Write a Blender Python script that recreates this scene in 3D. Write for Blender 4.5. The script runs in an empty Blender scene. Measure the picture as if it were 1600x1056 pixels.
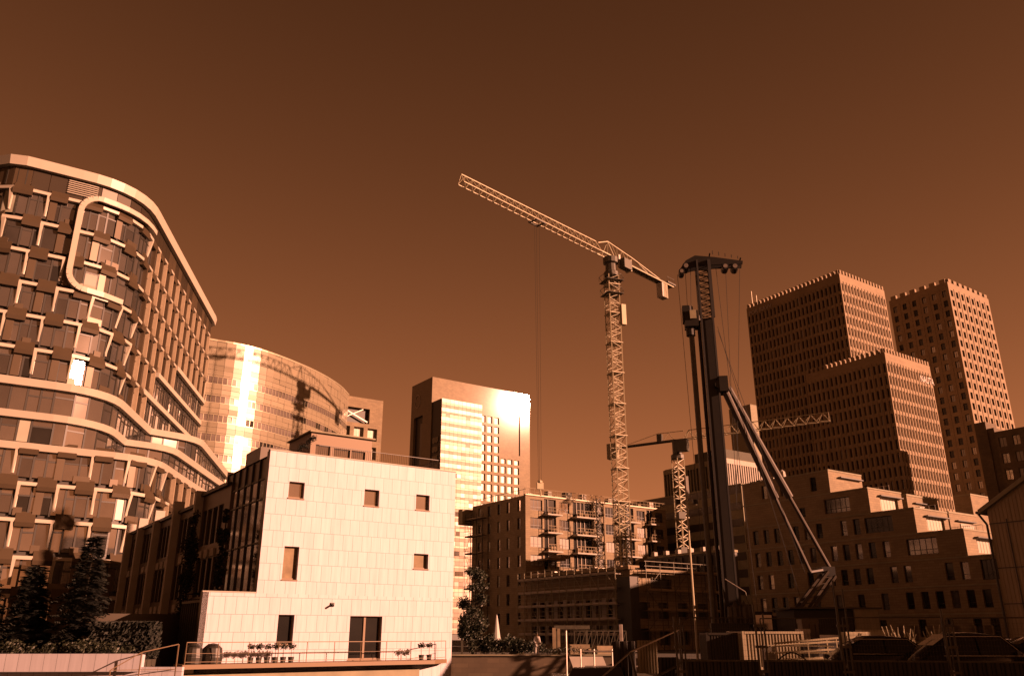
import bpy, bmesh, math, random
from mathutils import Vector, Matrix
from mathutils.geometry import tessellate_polygon
R = math.radians
random.seed(7)
SC = bpy.context.scene
COL = SC.collection

# ---------------------------------------------------------------- camera
F, PITCH, EYE = 1290.0, R(19.7), 1.65
cam = bpy.data.cameras.new('camera'); cam.sensor_width = 36; cam.lens = F / 1600 * 36
cam.clip_start = .1; cam.clip_end = 9000
co = bpy.data.objects.new('camera', cam); COL.objects.link(co)
co.location = (0, 0, EYE); co.rotation_euler = (R(90) + PITCH, 0, 0)
SC.camera = co

# ---------------------------------------------------------------- light
SUN = Vector((.911, -.315, .2656)).normalized()
SUN_EL = math.asin(SUN.z); SUN_AZ = math.atan2(SUN.x, SUN.y)
w = bpy.data.worlds.new('World'); SC.world = w; w.use_nodes = True
nt = w.node_tree; N = nt.nodes; L = nt.links
bgn = N['Background']; bgn.inputs['Strength'].default_value = .0505
sky = N.new('ShaderNodeTexSky'); sky.sky_type = 'NISHITA'; sky.sun_disc = False
sky.sun_elevation = SUN_EL; sky.sun_rotation = SUN_AZ; sky.air_density = 1.0; sky.dust_density = 1.2; sky.ozone_density = 1
bw = N.new('ShaderNodeRGBToBW'); L.new(sky.outputs[0], bw.inputs[0])
gm = N.new('ShaderNodeMath'); gm.operation = 'POWER'; gm.inputs[1].default_value = .45; L.new(bw.outputs[0], gm.inputs[0])
tint = N.new('ShaderNodeMix'); tint.data_type = 'RGBA'; tint.blend_type = 'MULTIPLY'; tint.inputs[0].default_value = 1
# the upper sky is deeper: fall-off with elevation
wtc = N.new('ShaderNodeTexCoord'); wse = N.new('ShaderNodeSeparateXYZ'); L.new(wtc.outputs['Generated'], wse.inputs[0])
wm1 = N.new('ShaderNodeMath'); wm1.operation = 'MAXIMUM'; wm1.inputs[1].default_value = 0; L.new(wse.outputs[2], wm1.inputs[0])
wm2 = N.new('ShaderNodeMath'); wm2.operation = 'MULTIPLY'; wm2.inputs[1].default_value = -2.52; L.new(wm1.outputs[0], wm2.inputs[0])
wm3 = N.new('ShaderNodeMath'); wm3.operation = 'EXPONENT'; L.new(wm2.outputs[0], wm3.inputs[0])
wm4 = N.new('ShaderNodeMath'); wm4.operation = 'MULTIPLY'; L.new(gm.outputs[0], wm4.inputs[0]); L.new(wm3.outputs[0], wm4.inputs[1])
L.new(wm4.outputs[0], tint.inputs[6]); tint.inputs[7].default_value = (2.57, .812, .285, 1)
L.new(tint.outputs[2], bgn.inputs['Color'])
sl = bpy.data.lights.new('sun', 'SUN'); sl.energy = 5.0; sl.angle = R(.5); sl.color = (1, .45, .27)
so = bpy.data.objects.new('sun', sl); COL.objects.link(so); so.location = SUN * 200
so.rotation_euler = SUN.to_track_quat('Z', 'Y').to_euler()
SC.view_settings.view_transform = 'Standard'; SC.view_settings.look = 'None'
SC.view_settings.exposure = 1.64; SC.view_settings.gamma = 1; SC.view_settings.use_curve_mapping = False
SC.cycles.max_bounces = 5; SC.cycles.diffuse_bounces = 2; SC.cycles.glossy_bounces = 3
SC.cycles.transparent_max_bounces = 8; SC.cycles.sample_clamp_indirect = 4

# ---------------------------------------------------------------- surveying helpers (plan positions from the photograph)
CP, SP = math.cos(PITCH), math.sin(PITCH)
def ray(px, py):
    x = px - 800; v = 528 - py
    return Vector((x, F * CP - v * SP, F * SP + v * CP))
def RP(px, py, h):               # plan point at height h above the eye
    d = ray(px, py); return Vector((d.x / d.z * h, d.y / d.z * h))
def AT(px, py, Y):               # point on the vertical plane y = Y
    d = ray(px, py); return Vector((d.x / d.y * Y, Y, EYE + d.z / d.y * Y))
GA = R(34.9)                     # direction of the street grid
def dirv(a): return Vector((math.cos(a), math.sin(a)))
U, W_ = dirv(GA), dirv(GA + R(90))

# ---------------------------------------------------------------- materials
MATS = {}
def mat(name, col, rough=.7, metal=0.0, noise=0.0, nscale=3.0, bump=0.0, bscale=None, stretch=(1, 1, 1), spec=.5, brick=None, noise2=0):
    m = bpy.data.materials.new(name); m.use_nodes = True
    n = m.node_tree.nodes; l = m.node_tree.links; b = n['Principled BSDF']
    c = (col[0], col[1], col[2], 1)
    if metal < .5 and rough > .25:                      # matt things: albedo
        c = (c[0] * .475, c[1] * .475, c[2] * .475, 1) if name in ('panel_white', 'trim_white', 'cloth_white', 'concrete_pale', 'blind') else (c[0] * .475, c[1] * .47, c[2] * .37, 1)
    b.inputs['Base Color'].default_value = c; b.inputs['Roughness'].default_value = rough
    b.inputs['Metallic'].default_value = metal; b.inputs['Specular IOR Level'].default_value = spec
    tc = n.new('ShaderNodeTexCoord'); mp = n.new('ShaderNodeMapping'); mp.inputs['Scale'].default_value = stretch
    l.new(tc.outputs['Object'], mp.inputs[0])
    src = None
    if brick:
        bt = n.new('ShaderNodeTexBrick'); bt.inputs['Scale'].default_value = 1
        bt.inputs['Brick Width'].default_value = brick[0]; bt.inputs['Row Height'].default_value = brick[1]
        bt.inputs['Mortar Size'].default_value = brick[2]; bt.inputs['Color1'].default_value = c
        k = brick[3]; bt.inputs['Color2'].default_value = (c[0] * k, c[1] * k, c[2] * k, 1)
        k = brick[4]; bt.inputs['Mortar'].default_value = (c[0] * k, c[1] * k, c[2] * k, 1)
        uv = n.new('ShaderNodeUVMap'); l.new(uv.outputs[0], bt.inputs['Vector'])
        if len(brick) > 5: bt.offset = brick[5]
        src = bt.outputs['Color']
    if noise:
        nz = n.new('ShaderNodeTexNoise'); nz.inputs['Scale'].default_value = nscale; nz.inputs['Detail'].default_value = 5
        nz.inputs['Roughness'].default_value = .6
        l.new(mp.outputs[0], nz.inputs['Vector'])
        mr = n.new('ShaderNodeMapRange'); mr.inputs[1].default_value = .25; mr.inputs[2].default_value = .75
        mr.inputs[3].default_value = 1 - noise; mr.inputs[4].default_value = 1 + noise; l.new(nz.outputs[0], mr.inputs[0])
        mx = n.new('ShaderNodeMix'); mx.data_type = 'RGBA'; mx.blend_type = 'MULTIPLY'; mx.inputs[0].default_value = 1
        if src: l.new(src, mx.inputs[6])
        else: mx.inputs[6].default_value = c
        l.new(mr.outputs[0], mx.inputs[7]); l.new(mx.outputs[2], b.inputs['Base Color'])
    elif src: l.new(src, b.inputs['Base Color'])
    if bump:
        n2 = n.new('ShaderNodeTexNoise'); n2.inputs['Scale'].default_value = bscale or nscale; n2.inputs['Detail'].default_value = 3
        l.new(mp.outputs[0], n2.inputs['Vector'])
        bp = n.new('ShaderNodeBump'); bp.inputs['Strength'].default_value = bump; bp.inputs['Distance'].default_value = .05
        l.new(n2.outputs[0], bp.inputs['Height']); l.new(bp.outputs[0], b.inputs['Normal'])
    MATS[name] = m; return m
mat('brick', (.40, .31, .24), .85, noise=.16, nscale=.5, brick=(.9, .32, .02, .80, .6), bump=.2, bscale=6)
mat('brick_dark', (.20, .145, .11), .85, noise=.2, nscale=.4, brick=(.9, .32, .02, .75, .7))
mat('brick_plum', (.44, .325, .25), .85, noise=.14, nscale=.25, brick=(1.2, .4, .02, .86, .8))
mat('concrete', (.40, .36, .31), .85, noise=.2, nscale=1.2)
mat('concrete_pale', (.62, .56, .48), .8, noise=.12, nscale=1.5)
mat('panel_white', (.82, .80, .90), .6, noise=.12, nscale=1.1, brick=(.585, .87, .012, .94, .45, .37), stretch=(4, 4, .35))
mat('trim_white', (.66, .60, .49), .45, noise=.05, nscale=.8)
mat('bronze', (.075, .056, .045), .38, .35, noise=.12, nscale=.35)
mat('bronze_pale', (.145, .105, .08), .40, .35, noise=.1, nscale=.4)
mat('frame_dark', (.035, .03, .026), .5)
mat('frame_wood', (.30, .20, .14), .6)
mat('glass', (.32, .30, .28), .06, .88, noise=.25, nscale=.12, bump=.04, bscale=.25)
mat('glass_dim', (.20, .19, .18), .08, .88, noise=.3, nscale=.15)
mat('glass_dark', (.035, .033, .03), .10, .6, noise=.3, nscale=.3)
mat('glass_pale', (.52, .50, .50), .42, .1, noise=.15, nscale=.3)  # pale diffuse colour stands in for bright sky mirrored in the panes
mat('blind', (.55, .50, .44), .8, noise=.1, nscale=.6)
mat('cladding_gloss', (.42, .36, .32), .27, .12, noise=.22, nscale=.16, stretch=(.25, .25, 2.2), bump=.05, bscale=.5)
mat('cladding_pale', (.68, .62, .56), .33, .45, noise=.12, nscale=.3, stretch=(.4, .4, 2.5))
mat('mirror_glass', (.15, .125, .11), .24, .5, noise=.45, nscale=.13, stretch=(.3, .3, 3), bump=.06, bscale=.4)
mat('pier_tan', (.52, .42, .36), .7, noise=.1)
mat('band_tan', (.30, .22, .17), .5, .1, noise=.25, nscale=.2, stretch=(.2, .2, 3))
mat('band_pale', (.68, .62, .58), .5, .1, noise=.30, nscale=.2, stretch=(.25, .25, 3))
mat('pane_band', (.24, .18, .14), .36, .1, noise=.6, nscale=.25, stretch=(.2, .2, 3.5))
mat('roofing', (.14, .13, .12), .9, noise=.2)
mat('crane_steel', (.62, .54, .44), .5, .1, noise=.15, nscale=2)
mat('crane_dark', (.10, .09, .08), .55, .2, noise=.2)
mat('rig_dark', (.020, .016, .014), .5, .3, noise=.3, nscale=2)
mat('rig_paint', (.07, .05, .038), .45, .1, noise=.3, nscale=3)
mat('steel', (.30, .27, .24), .4, .7, noise=.3, nscale=4)
mat('steel_dull', (.13, .115, .10), .55, .4, noise=.35, nscale=5)
mat('cable', (.02, .018, .016), .6)
mat('wood_plank', (.33, .25, .18), .8, noise=.3, nscale=2)
mat('sheet_pale', (.46, .40, .34), .5, .25, noise=.25, nscale=1.5, stretch=(1, 1, .3))
mat('sheet_dark', (.032, .025, .021), .55, .2, noise=.35, nscale=1.2, stretch=(2, 2, .3))
mat('siding', (.50, .40, .33), .75, noise=.18, nscale=1.2, stretch=(3, 3, .25))
mat('car_paint', (.022, .018, .016), .14, .35)
mat('car_glass', (.02, .018, .016), .05, .5)
mat('rubber', (.015, .014, .013), .8)
mat('ground', (.065, .055, .045), .95, noise=.4, nscale=.6, bump=.4)
mat('water', (.012, .011, .01), .08, 0, bump=.15, bscale=1.5)
mat('needles', (.014, .017, .010), .8, noise=.5, nscale=1.2)
mat('leaves', (.034, .040, .020), .6, noise=.5, nscale=1.0)
mat('bark', (.05, .038, .028), .9, noise=.3, nscale=5)
mat('cloth_white', (.80, .76, .70), .85)
mat('skin', (.42, .28, .20), .6)
mat('hair', (.04, .03, .02), .7)
mat('sign_metal', (.30, .27, .25), .35, .6)
M = MATS
_m = mat('brick_glazed', (.40, .31, .24), .8, noise=.14, nscale=.5, brick=(.9, .32, .02, .82, .7))
_m.node_tree.nodes['Principled BSDF'].inputs['Coat Weight'].default_value = .45; _m.node_tree.nodes['Principled BSDF'].inputs['Coat Roughness'].default_value = .062

# ---------------------------------------------------------------- mesh collecting
class MB:
    def __init__(s): s.v = []; s.f = []; s.m = []; s.uv = []
    def face(s, pts, m=0, uv=None):
        i = len(s.v); s.v += [tuple(p) for p in pts]; s.f.append(tuple(range(i, i + len(pts)))); s.m.append(m)
        if uv is None:
            a = Vector(pts[0]); e = (Vector(pts[1]) - a); nrm = e.cross(Vector(pts[2]) - a)
            if nrm.length: nrm.normalize()
            if abs(nrm.z) > .7: uv = [(p[0], p[1]) for p in pts]
            else:
                t = Vector((-nrm.y, nrm.x, 0)).normalized(); uv = [(Vector(p).dot(t), p[2]) for p in pts]
        s.uv += uv
    def hexa(s, b, t, m=0):       # bottom 4 pts (ccw from above), top 4 pts
        s.face(b[::-1], m); s.face(t, m)
        for i in range(4): j = (i + 1) % 4; s.face([b[i], b[j], t[j], t[i]], m)
    def box(s, c, sx, sy, z0, z1, a=0, m=0):   # centre xy, sizes, rotated a
        u = dirv(a) * (sx / 2); v = dirv(a + R(90)) * (sy / 2); c = Vector((c[0], c[1]))
        q = [c - u - v, c + u - v, c + u + v, c - u + v]
        s.hexa([(p.x, p.y, z0) for p in q], [(p.x, p.y, z1) for p in q], m)
    def bar(s, p, q, r, n=4, m=0, r2=None, cap=True):
        p = Vector(p); q = Vector(q); d = q - p
        if d.length < 1e-6: return
        d.normalize(); up = Vector((0, 0, 1)) if abs(d.z) < .95 else Vector((1, 0, 0))
        x = d.cross(up).normalized(); y = x.cross(d); r2 = r if r2 is None else r2
        A = []; B = []
        for i in range(n):
            t = 2 * math.pi * (i + .5) / n; o = x * math.cos(t) + y * math.sin(t)
            A.append(p + o * r); B.append(q + o * r2)
        for i in range(n): j = (i + 1) % n; s.face([A[j], A[i], B[i], B[j]], m)
        if cap: s.face(A, m); s.face(B[::-1], m)
    def obox(s, O, a, u0, u1, d0, d1, z0, z1, m=0):
        # box in a facade frame: u along the wall, d outwards from it
        u = dirv(a); n = Vector((u.y, -u.x)); O = Vector((O[0], O[1]))
        q = [O + u * u0 + n * d1, O + u * u1 + n * d1, O + u * u1 + n * d0, O + u * u0 + n * d0]
        s.hexa([(p.x, p.y, z0) for p in q], [(p.x, p.y, z1) for p in q], m)
    def prism(s, poly, z0, z1, m=0):
        n = len(poly); A = [(p[0], p[1], z0) for p in poly]; B = [(p[0], p[1], z1) for p in poly]
        for i in range(n): j = (i + 1) % n; s.face([A[i], A[j], B[j], B[i]], m)
        s.face(B, m); s.face(A[::-1], m)
    def lathe(s, c, prof, n=12, m=0):      # prof: (r, z)
        for (r0, z0), (r1, z1) in zip(prof, prof[1:]):
            for i in range(n):
                a = 2 * math.pi * i / n; b = 2 * math.pi * (i + 1) / n
                pts = [(c[0] + r0 * math.cos(a), c[1] + r0 * math.sin(a), z0), (c[0] + r0 * math.cos(b), c[1] + r0 * math.sin(b), z0),
                       (c[0] + r1 * math.cos(b), c[1] + r1 * math.sin(b), z1), (c[0] + r1 * math.cos(a), c[1] + r1 * math.sin(a), z1)]
                s.face(pts, m)
    def mesh(s, name, mats):
        me = bpy.data.meshes.new(name); me.from_pydata(s.v, [], s.f); me.polygons.foreach_set('material_index', s.m)
        ul = me.uv_layers.new(name='UVMap'); ul.data.foreach_set('uv', [c for p in s.uv for c in p])
        for q in (mats if isinstance(mats, (list, tuple)) else [mats]): me.materials.append(M[q])
        me.update(); return me
    def build(s, name, mats, parent=None, **kw):
        o = bpy.data.objects.new(name, s.mesh(name, mats)); COL.objects.link(o)
        if parent is not None:
            o.parent = parent
            o.matrix_parent_inverse = Matrix.Translation(-parent.location) if not parent.rotation_euler.z else \
                (Matrix.Translation(parent.location) @ Matrix.Rotation(parent.rotation_euler.z, 4, 'Z')).inverted()
        for k, v in kw.items(): o[k] = v
        return o
def empty(name, loc, label=None, category=None, group=None, kind=None, rz=0):
    o = bpy.data.objects.new(name, None); COL.objects.link(o); o.location = loc; o.rotation_euler.z = rz
    o.empty_display_size = .5
    tag(o, label, category, group, kind); return o
def tag(o, label=None, category=None, group=None, kind=None):
    for k, v in (('label', label), ('category', category), ('group', group), ('kind', kind)):
        if v: o[k] = v
    return o
def copy_tree(o, parent=None):
    c = o.copy(); COL.objects.link(c)
    if parent is not None: c.parent = parent
    for ch in o.children: copy_tree(ch, c)
    return c
def child(o, root):          # parent keeping the world placement (root at its location, no scale)
    o.parent = root
    o.matrix_parent_inverse = (Matrix.Translation(root.location) @ Matrix.Rotation(root.rotation_euler.z, 4, 'Z')).inverted()

# a wall face with openings and reveals, in a facade frame
def facade(mb, O, a, Wd, z0, z1, ops, d=.35, m=0, off=0):
    u = dirv(a); n = Vector((u.y, -u.x)); O = Vector((O[0], O[1])) + n * off
    P = lambda x, z, dd=0: ((O + u * x - n * dd).x, (O + u * x - n * dd).y, z)
    us = sorted({0, Wd} | {round(k, 4) for o in ops for k in o[:2]}); zs = sorted({z0, z1} | {round(k, 4) for o in ops for k in o[2:4]})
    ui = {k: i for i, k in enumerate(us)}; zi = {k: i for i, k in enumerate(zs)}
    occ = [[0] * len(us) for _ in zs]
    for o in ops:
        for j in range(zi[round(o[2], 4)], zi[round(o[3], 4)]):
            for i in range(ui[round(o[0], 4)], ui[round(o[1], 4)]): occ[j][i] = 1
    for j in range(len(zs) - 1):
        i = 0
        while i < len(us) - 1:
            if occ[j][i]: i += 1; continue
            k = i
            while k < len(us) - 1 and not occ[j][k]: k += 1
            mb.face([P(us[i], zs[j]), P(us[k], zs[j]), P(us[k], zs[j + 1]), P(us[i], zs[j + 1])], m,
                    [(us[i], zs[j]), (us[k], zs[j]), (us[k], zs[j + 1]), (us[i], zs[j + 1])])
            i = k
    for o in ops:
        a0, a1, b0, b1 = o[:4]
        mb.face([P(a0, b0), P(a0, b0, d), P(a0, b1, d), P(a0, b1)][::-1], m)
        mb.face([P(a1, b0), P(a1, b0, d), P(a1, b1, d), P(a1, b1)], m)
        mb.face([P(a0, b1), P(a1, b1), P(a1, b1, d), P(a0, b1, d)][::-1], m)
        mb.face([P(a0, b0), P(a1, b0), P(a1, b0, d), P(a0, b0, d)], m)

WM = {}
def window_mesh(w, h, style, gm):
    k = (round(w, 2), round(h, 2), style, gm)
    if k in WM: return WM[k]
    b = MB(); f = .05 if w < 1.2 else .07
    O = (0, 0)
    b.face([(f, 0, f), (w - f, 0, f), (w - f, 0, h - f), (f, 0, h - f)], 1)
    b.obox(O, 0, 0, f, -.05, .05, 0, h); b.obox(O, 0, w - f, w, -.05, .05, 0, h)
    b.obox(O, 0, f, w - f, -.05, .05, 0, f); b.obox(O, 0, f, w - f, -.05, .05, h - f, h)
    if 'v' in style:
        nn = int(style[style.index('v') + 1])
        for i in range(1, nn): b.obox(O, 0, w * i / nn - f / 2, w * i / nn + f / 2, -.03, .04, f, h - f)
    if 't' in style: b.obox(O, 0, f, w - f, -.03, .035, h * .3 - f / 2, h * .3 + f / 2)
    fm = 'frame_wood' if 'w' in style else ('steel' if 's' in style else 'frame_dark')
    me = b.mesh('window', [fm, gm]); WM[k] = me; return me
def add_windows(root, O, a, ops, d=.3, glass=('glass_dim',), style='', limit=100, vis=None, name='window', seed=1):
    rnd = random.Random(seed); u = dirv(a); n = Vector((u.y, -u.x)); O = Vector((O[0], O[1])) - n * d
    items = []
    for o in ops:
        p = O + u * o[0]; items.append((p.x, p.y, o[2], o[1] - o[0], o[3] - o[2], rnd.choice(glass)))
    if vis: items.sort(key=lambda t: (not vis(t[0], t[1], t[2]), math.hypot(t[0], t[1], t[2])))
    else: items.sort(key=lambda t: math.hypot(t[0], t[1], t[2]))
    inv = (Matrix.Translation(root.location) @ Matrix.Rotation(root.rotation_euler.z, 4, 'Z')).inverted()
    for x, y, z, w_, h_, g in items[:limit]:
        ob = bpy.data.objects.new(name, window_mesh(w_, h_, style, g)); COL.objects.link(ob)
        ob.location = (x, y, z); ob.rotation_euler = (rnd.uniform(-.006, .006), 0, a + rnd.uniform(-.006, .006))
        ob.parent = root; ob.matrix_parent_inverse = inv
    rest = items[limit:]
    if rest:
        b = MB(); gs = list(glass)
        for x, y, z, w_, h_, g in rest:
            me = window_mesh(w_, h_, style, g); gi = gs.index(g) + 1
            Mx = Matrix.Translation((x, y, z)) @ Matrix.Rotation(a + rnd.uniform(-.006, .006), 4, 'Z')
            for p in me.polygons:
                b.face([Mx @ me.vertices[i].co for i in p.vertices], gi if p.material_index else 0)
        fm = 'frame_wood' if 'w' in style else ('steel' if 's' in style else 'frame_dark')
        b.build(name + 's', [fm] + gs, root, kind='stuff')
def closed_box(mb, O, a, wd, dp, z0, z1, m=0, roof=None, skip=()):
    # right/back/left walls and roof of a block whose front facade starts at O along a
    u = dirv(a); b = Vector((-u.y, u.x)); O = Vector((O[0], O[1]))
    q = [O, O + u * wd, O + u * wd + b * dp, O + b * dp]
    for i in range(4):
        if i in skip: continue
        j = (i + 1) % 4
        mb.face([(q[i].x, q[i].y, z0), (q[j].x, q[j].y, z0), (q[j].x, q[j].y, z1), (q[i].x, q[i].y, z1)], m)
    mb.face([(p.x, p.y, z1) for p in q], m if roof is None else roof)
    return q
def text_obj(s, size, loc, a, mname, root, name='sign', th=.06, sx=1.0):
    cu = bpy.data.curves.new(name, 'FONT'); cu.body = s; cu.size = size; cu.extrude = th; cu.align_x = 'LEFT'
    to = bpy.data.objects.new('tmp', cu); COL.objects.link(to)
    dg = bpy.context.evaluated_depsgraph_get(); me = bpy.data.meshes.new_from_object(to.evaluated_get(dg))
    bpy.data.objects.remove(to)
    me.transform(Matrix.Rotation(a, 4, 'Z') @ Matrix.Rotation(R(90), 4, 'X') @ Matrix.Diagonal((sx, 1, 1, 1)))
    me.materials.clear(); me.materials.append(M[mname])
    o = bpy.data.objects.new(name, me); COL.objects.link(o); o.location = loc; child(o, root)
    return o
# ================================================================ ground, basin
def flat_poly(name, outer, holes, z, mname, kind='structure'):
    loops = [[Vector((p[0], p[1], 0)) for p in l] for l in [outer] + holes]
    tris = tessellate_polygon(loops); pts = [p for l in loops for p in l]; b = MB()
    for t in tris:
        q = [(pts[i].x, pts[i].y, z) for i in t]
        if (Vector(q[1]) - Vector(q[0])).cross(Vector(q[2]) - Vector(q[0])).z < 0: q = q[::-1]
        b.face(q)
    return b.build(name, mname, kind=kind)
WF0, WF1 = RP(423, 703, 9.65), RP(712, 738, 9.65)         # front corners of the white house
WA = math.atan2((WF1 - WF0).y, (WF1 - WF0).x); WU = dirv(WA); WN = Vector((WU.y, -WU.x)); WL = (WF1 - WF0).length
WX = WF0 - WU * 2.75                                      # left end of its low wing
basin = [(-60, 6), (8.6, 6), (8.6, 64), (-6.6, 64), (WF1.x - 4.2, WF1.y + 6.5), (WF1.x + .25, WF1.y + .3), (WX.x - .2, WX.y + .2), (-17.5, 41.2), (-60, 38)]
flat_poly('ground', [(-4000, -4000), (4000, -4000), (4000, 4000), (-4000, 4000)], [basin], 0, 'ground')
flat_poly('water', [(-59.9, 6.1), (8.5, 6.1), (8.5, 63.9), (-6.5, 63.9), (-6.5, 56), (-14, 47), (-17.5, 42), (-59.9, 39)], [], -2.6, 'water')

# ================================================================ brick slot towers
def merlons(mb, O, a, Wd, pitch, z, h=.9, t=.7, fr=.5, phase=0):
    n = int(Wd / pitch)
    for i in range(n):
        u0 = (i + phase) * Wd / n + Wd / n * (1 - fr) / 2
        mb.obox(O, a, u0, u0 + Wd / n * fr, -t, 0.02, z, z + h)
def slot_ops(Wd, n, z_top, z_bot, pitch, w_, h_, head):
    ops = []; z = z_top - head - h_
    while z > z_bot:
        for i in range(n):
            c = (i + .5) * Wd / n; ops.append((c - w_ / 2, c + w_ / 2, z, z + h_))
        z -= pitch
    return ops
def slot_tower(root, C, wr, wl, H, nr, nl, w_, h_, pitch, head, visr, visl, glassr, glassl, wallm='brick', style='', fr=.5):
    zt = H + EYE; b = MB()
    oR = slot_ops(wr, nr, zt, 3, pitch, w_, h_, head); oL = slot_ops(wl, nl, zt, 3, pitch, w_, h_, head)
    OL = C + W_ * wl
    facade(b, C, GA, wr, 0, zt, oR, .4); facade(b, OL, GA - R(90), wl, 0, zt, oL, .4)
    closed_box(b, C, GA, wr, wl, 0, zt, skip=(0, 3))
    # parapets inside the edge and merlons above
    merlons(b, C, GA, wr, wr / nr, zt, fr=fr); merlons(b, OL, GA - R(90), wl, wl / nl, zt, fr=fr)
    merlons(b, C + U * wr - W_ * 0, GA + R(90), wl, wl / nl, zt, fr=fr)
    # thin brick piers that stand proud between the openings
    b.build('wall', wallm, root)
    p = MB()
    for i in range(nr):
        c = i * wr / nr
        if i: p.obox(C, GA, c - .13, c + .13, .003, .10, 4, zt - head + .5)
    for i in range(nl):
        c = i * wl / nl
        if i: p.obox(OL, GA - R(90), c - .13, c + .13, .003, .10, 4, zt - head + .5)
    p.build('pier_bricks', wallm, root, kind='stuff')
    add_windows(root, C, GA, oR, .33, glassr, style, 100, visr, seed=3)
    add_windows(root, OL, GA - R(90), oL, .33, glassl, style, 100, visl, seed=4)
    return zt
KS = .73
C1 = RP(1311, 427, 100 * KS)
t1 = empty('office_tower', (C1.x, C1.y, 0), 'tall broad brick tower with battlement top and slot windows, standing behind the lower slot tower', 'tower', 'battlemented brick towers')
zt1 = slot_tower(t1, C1, 23 * KS, 34.5 * KS, 100 * KS, 15, 24, .62 * KS, 2.45 * KS, 3.45 * KS, 3.0 * KS, lambda x, y, z: z > 74 * KS, lambda x, y, z: z > 60 * KS,
                 ('glass_dark', 'glass_dark', 'glass_dim'), ('glass_dark', 'glass_dark', 'glass_dim', 'glass_dark', 'glass_dark', 'blind', 'glass_dark', 'glass_dim'), 'brick_plum')
text_obj('POR RAVV', 1.4, ((C1 + W_ * 24.5).x - .12, (C1 + W_ * 24.5).y - .1, zt1 - 2.0), GA - R(90), 'sign_metal', t1, sx=1.0)
am = MB()
for s_, hh in ((23.7, 4.0), (22.4, 2.5)):
    p = C1 + W_ * s_; am = MB(); am.bar((p.x + .3, p.y, zt1), (p.x + .3, p.y, zt1 + hh), .12, 5); am.build('antenna', 'crane_steel', t1)
C2 = RP(1382, 550, 71 * KS)
t2 = empty('office_tower', (C2.x, C2.y, 0), 'lower slot windowed brick tower with a small sign at its top right corner', 'tower', 'battlemented brick towers')
zt2 = slot_tower(t2, C2, 22 * KS, 25 * KS, 71 * KS, 16, 17, .60 * KS, 2.45 * KS, 3.45 * KS, 3.0 * KS, lambda x, y, z: z > 38 * KS, lambda x, y, z: z > 30 * KS,
                 ('glass_dark', 'glass_dark', 'glass_dim'), ('glass_dark', 'glass_dark', 'glass_dim', 'glass_dark', 'glass_dark', 'blind', 'glass_dark', 'glass_dim'), 'brick_plum')
tp = C2 + U * 11.3 + Vector((U.y, -U.x)) * .15
text_obj('NAUTA', 2.0, (tp.x, tp.y, zt2 - 4.1), GA, 'sign_metal', t2, sx=.72)
C3 = RP(1480, 440, 105 * KS)
t3 = empty('office_tower', (C3.x, C3.y, 0), 'rightmost tall brick tower with wide paired windows and large battlements', 'tower', 'battlemented brick towers')
slot_tower(t3, C3, 25.5 * KS, 20 * KS, 105 * KS, 8, 6, 1.35 * KS, 2.1 * KS, 3.35 * KS, 2.6 * KS, lambda x, y, z: z > 58 * KS, lambda x, y, z: z > 50 * KS,
           ('glass_dark', 'glass_dim'), ('glass_dark', 'glass_dim', 'glass_dark', 'glass'), 'brick_plum', 'v2', fr=.55)

def plain_block(name, label, C, wr, wl, H, wallm, rops=(), lops=(), glass=('glass_dim',), cat='building', style='', d=.3, group=None, limit=100, roofm='roofing', vis=None):
    root = empty(name, (C.x, C.y, 0), label, cat, group); zt = H + EYE; b = MB(); OL = C + W_ * wl
    facade(b, C, GA, wr, 0, zt, list(rops), d); facade(b, OL, GA - R(90), wl, 0, zt, list(lops), d)
    closed_box(b, C, GA, wr, wl, 0, zt, skip=(0, 3)); b.build('wall', wallm, root)
    r = MB(); r.obox(C, GA, -.08, wr + .08, -wl, .08, zt + .003, zt + .28); r.build('parapet', 'concrete', root)
    if rops: add_windows(root, C, GA, rops, d, glass, style, limit, vis, seed=5)
    if lops: add_windows(root, OL, GA - R(90), lops, d, glass, style, limit, vis, seed=6)
    return root
def grid_ops(Wd, n, rows, z0, pitch, w_, h_, m0=0, skip=None):
    return [((i + .5) * (Wd - 2 * m0) / n + m0 - w_ / 2, (i + .5) * (Wd - 2 * m0) / n + m0 + w_ / 2, z0 + j * pitch, z0 + j * pitch + h_)
            for j in range(rows) for i in range(n) if not (skip and skip(i, j))]
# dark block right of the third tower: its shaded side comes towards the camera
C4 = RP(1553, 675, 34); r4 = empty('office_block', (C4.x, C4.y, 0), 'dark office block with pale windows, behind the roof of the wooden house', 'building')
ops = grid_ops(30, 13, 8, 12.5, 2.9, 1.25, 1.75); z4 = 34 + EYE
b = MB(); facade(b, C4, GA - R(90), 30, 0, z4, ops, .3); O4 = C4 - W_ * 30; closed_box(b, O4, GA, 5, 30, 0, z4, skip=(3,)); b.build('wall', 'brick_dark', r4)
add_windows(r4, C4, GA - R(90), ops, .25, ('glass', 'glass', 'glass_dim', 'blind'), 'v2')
b = MB(); q_ = C4 + W_ * 3.2; b.obox(q_, GA - R(90), 0, 2.0, -4, 0, 0, z4 + 2.2); b.obox(q_, GA - R(90), 2.003, 3.1, -4, -.4, 0, z4 + .9); b.build('stair_tower', 'brick_dark', r4)
# far pale block glimpsed left of the rear tower
C5 = RP(1172, 632, 110)
plain_block('far_tower', 'small plain far tower glimpsed at the left edge of the brick slab', C5, 14, 14, 110, 'concrete')
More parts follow.
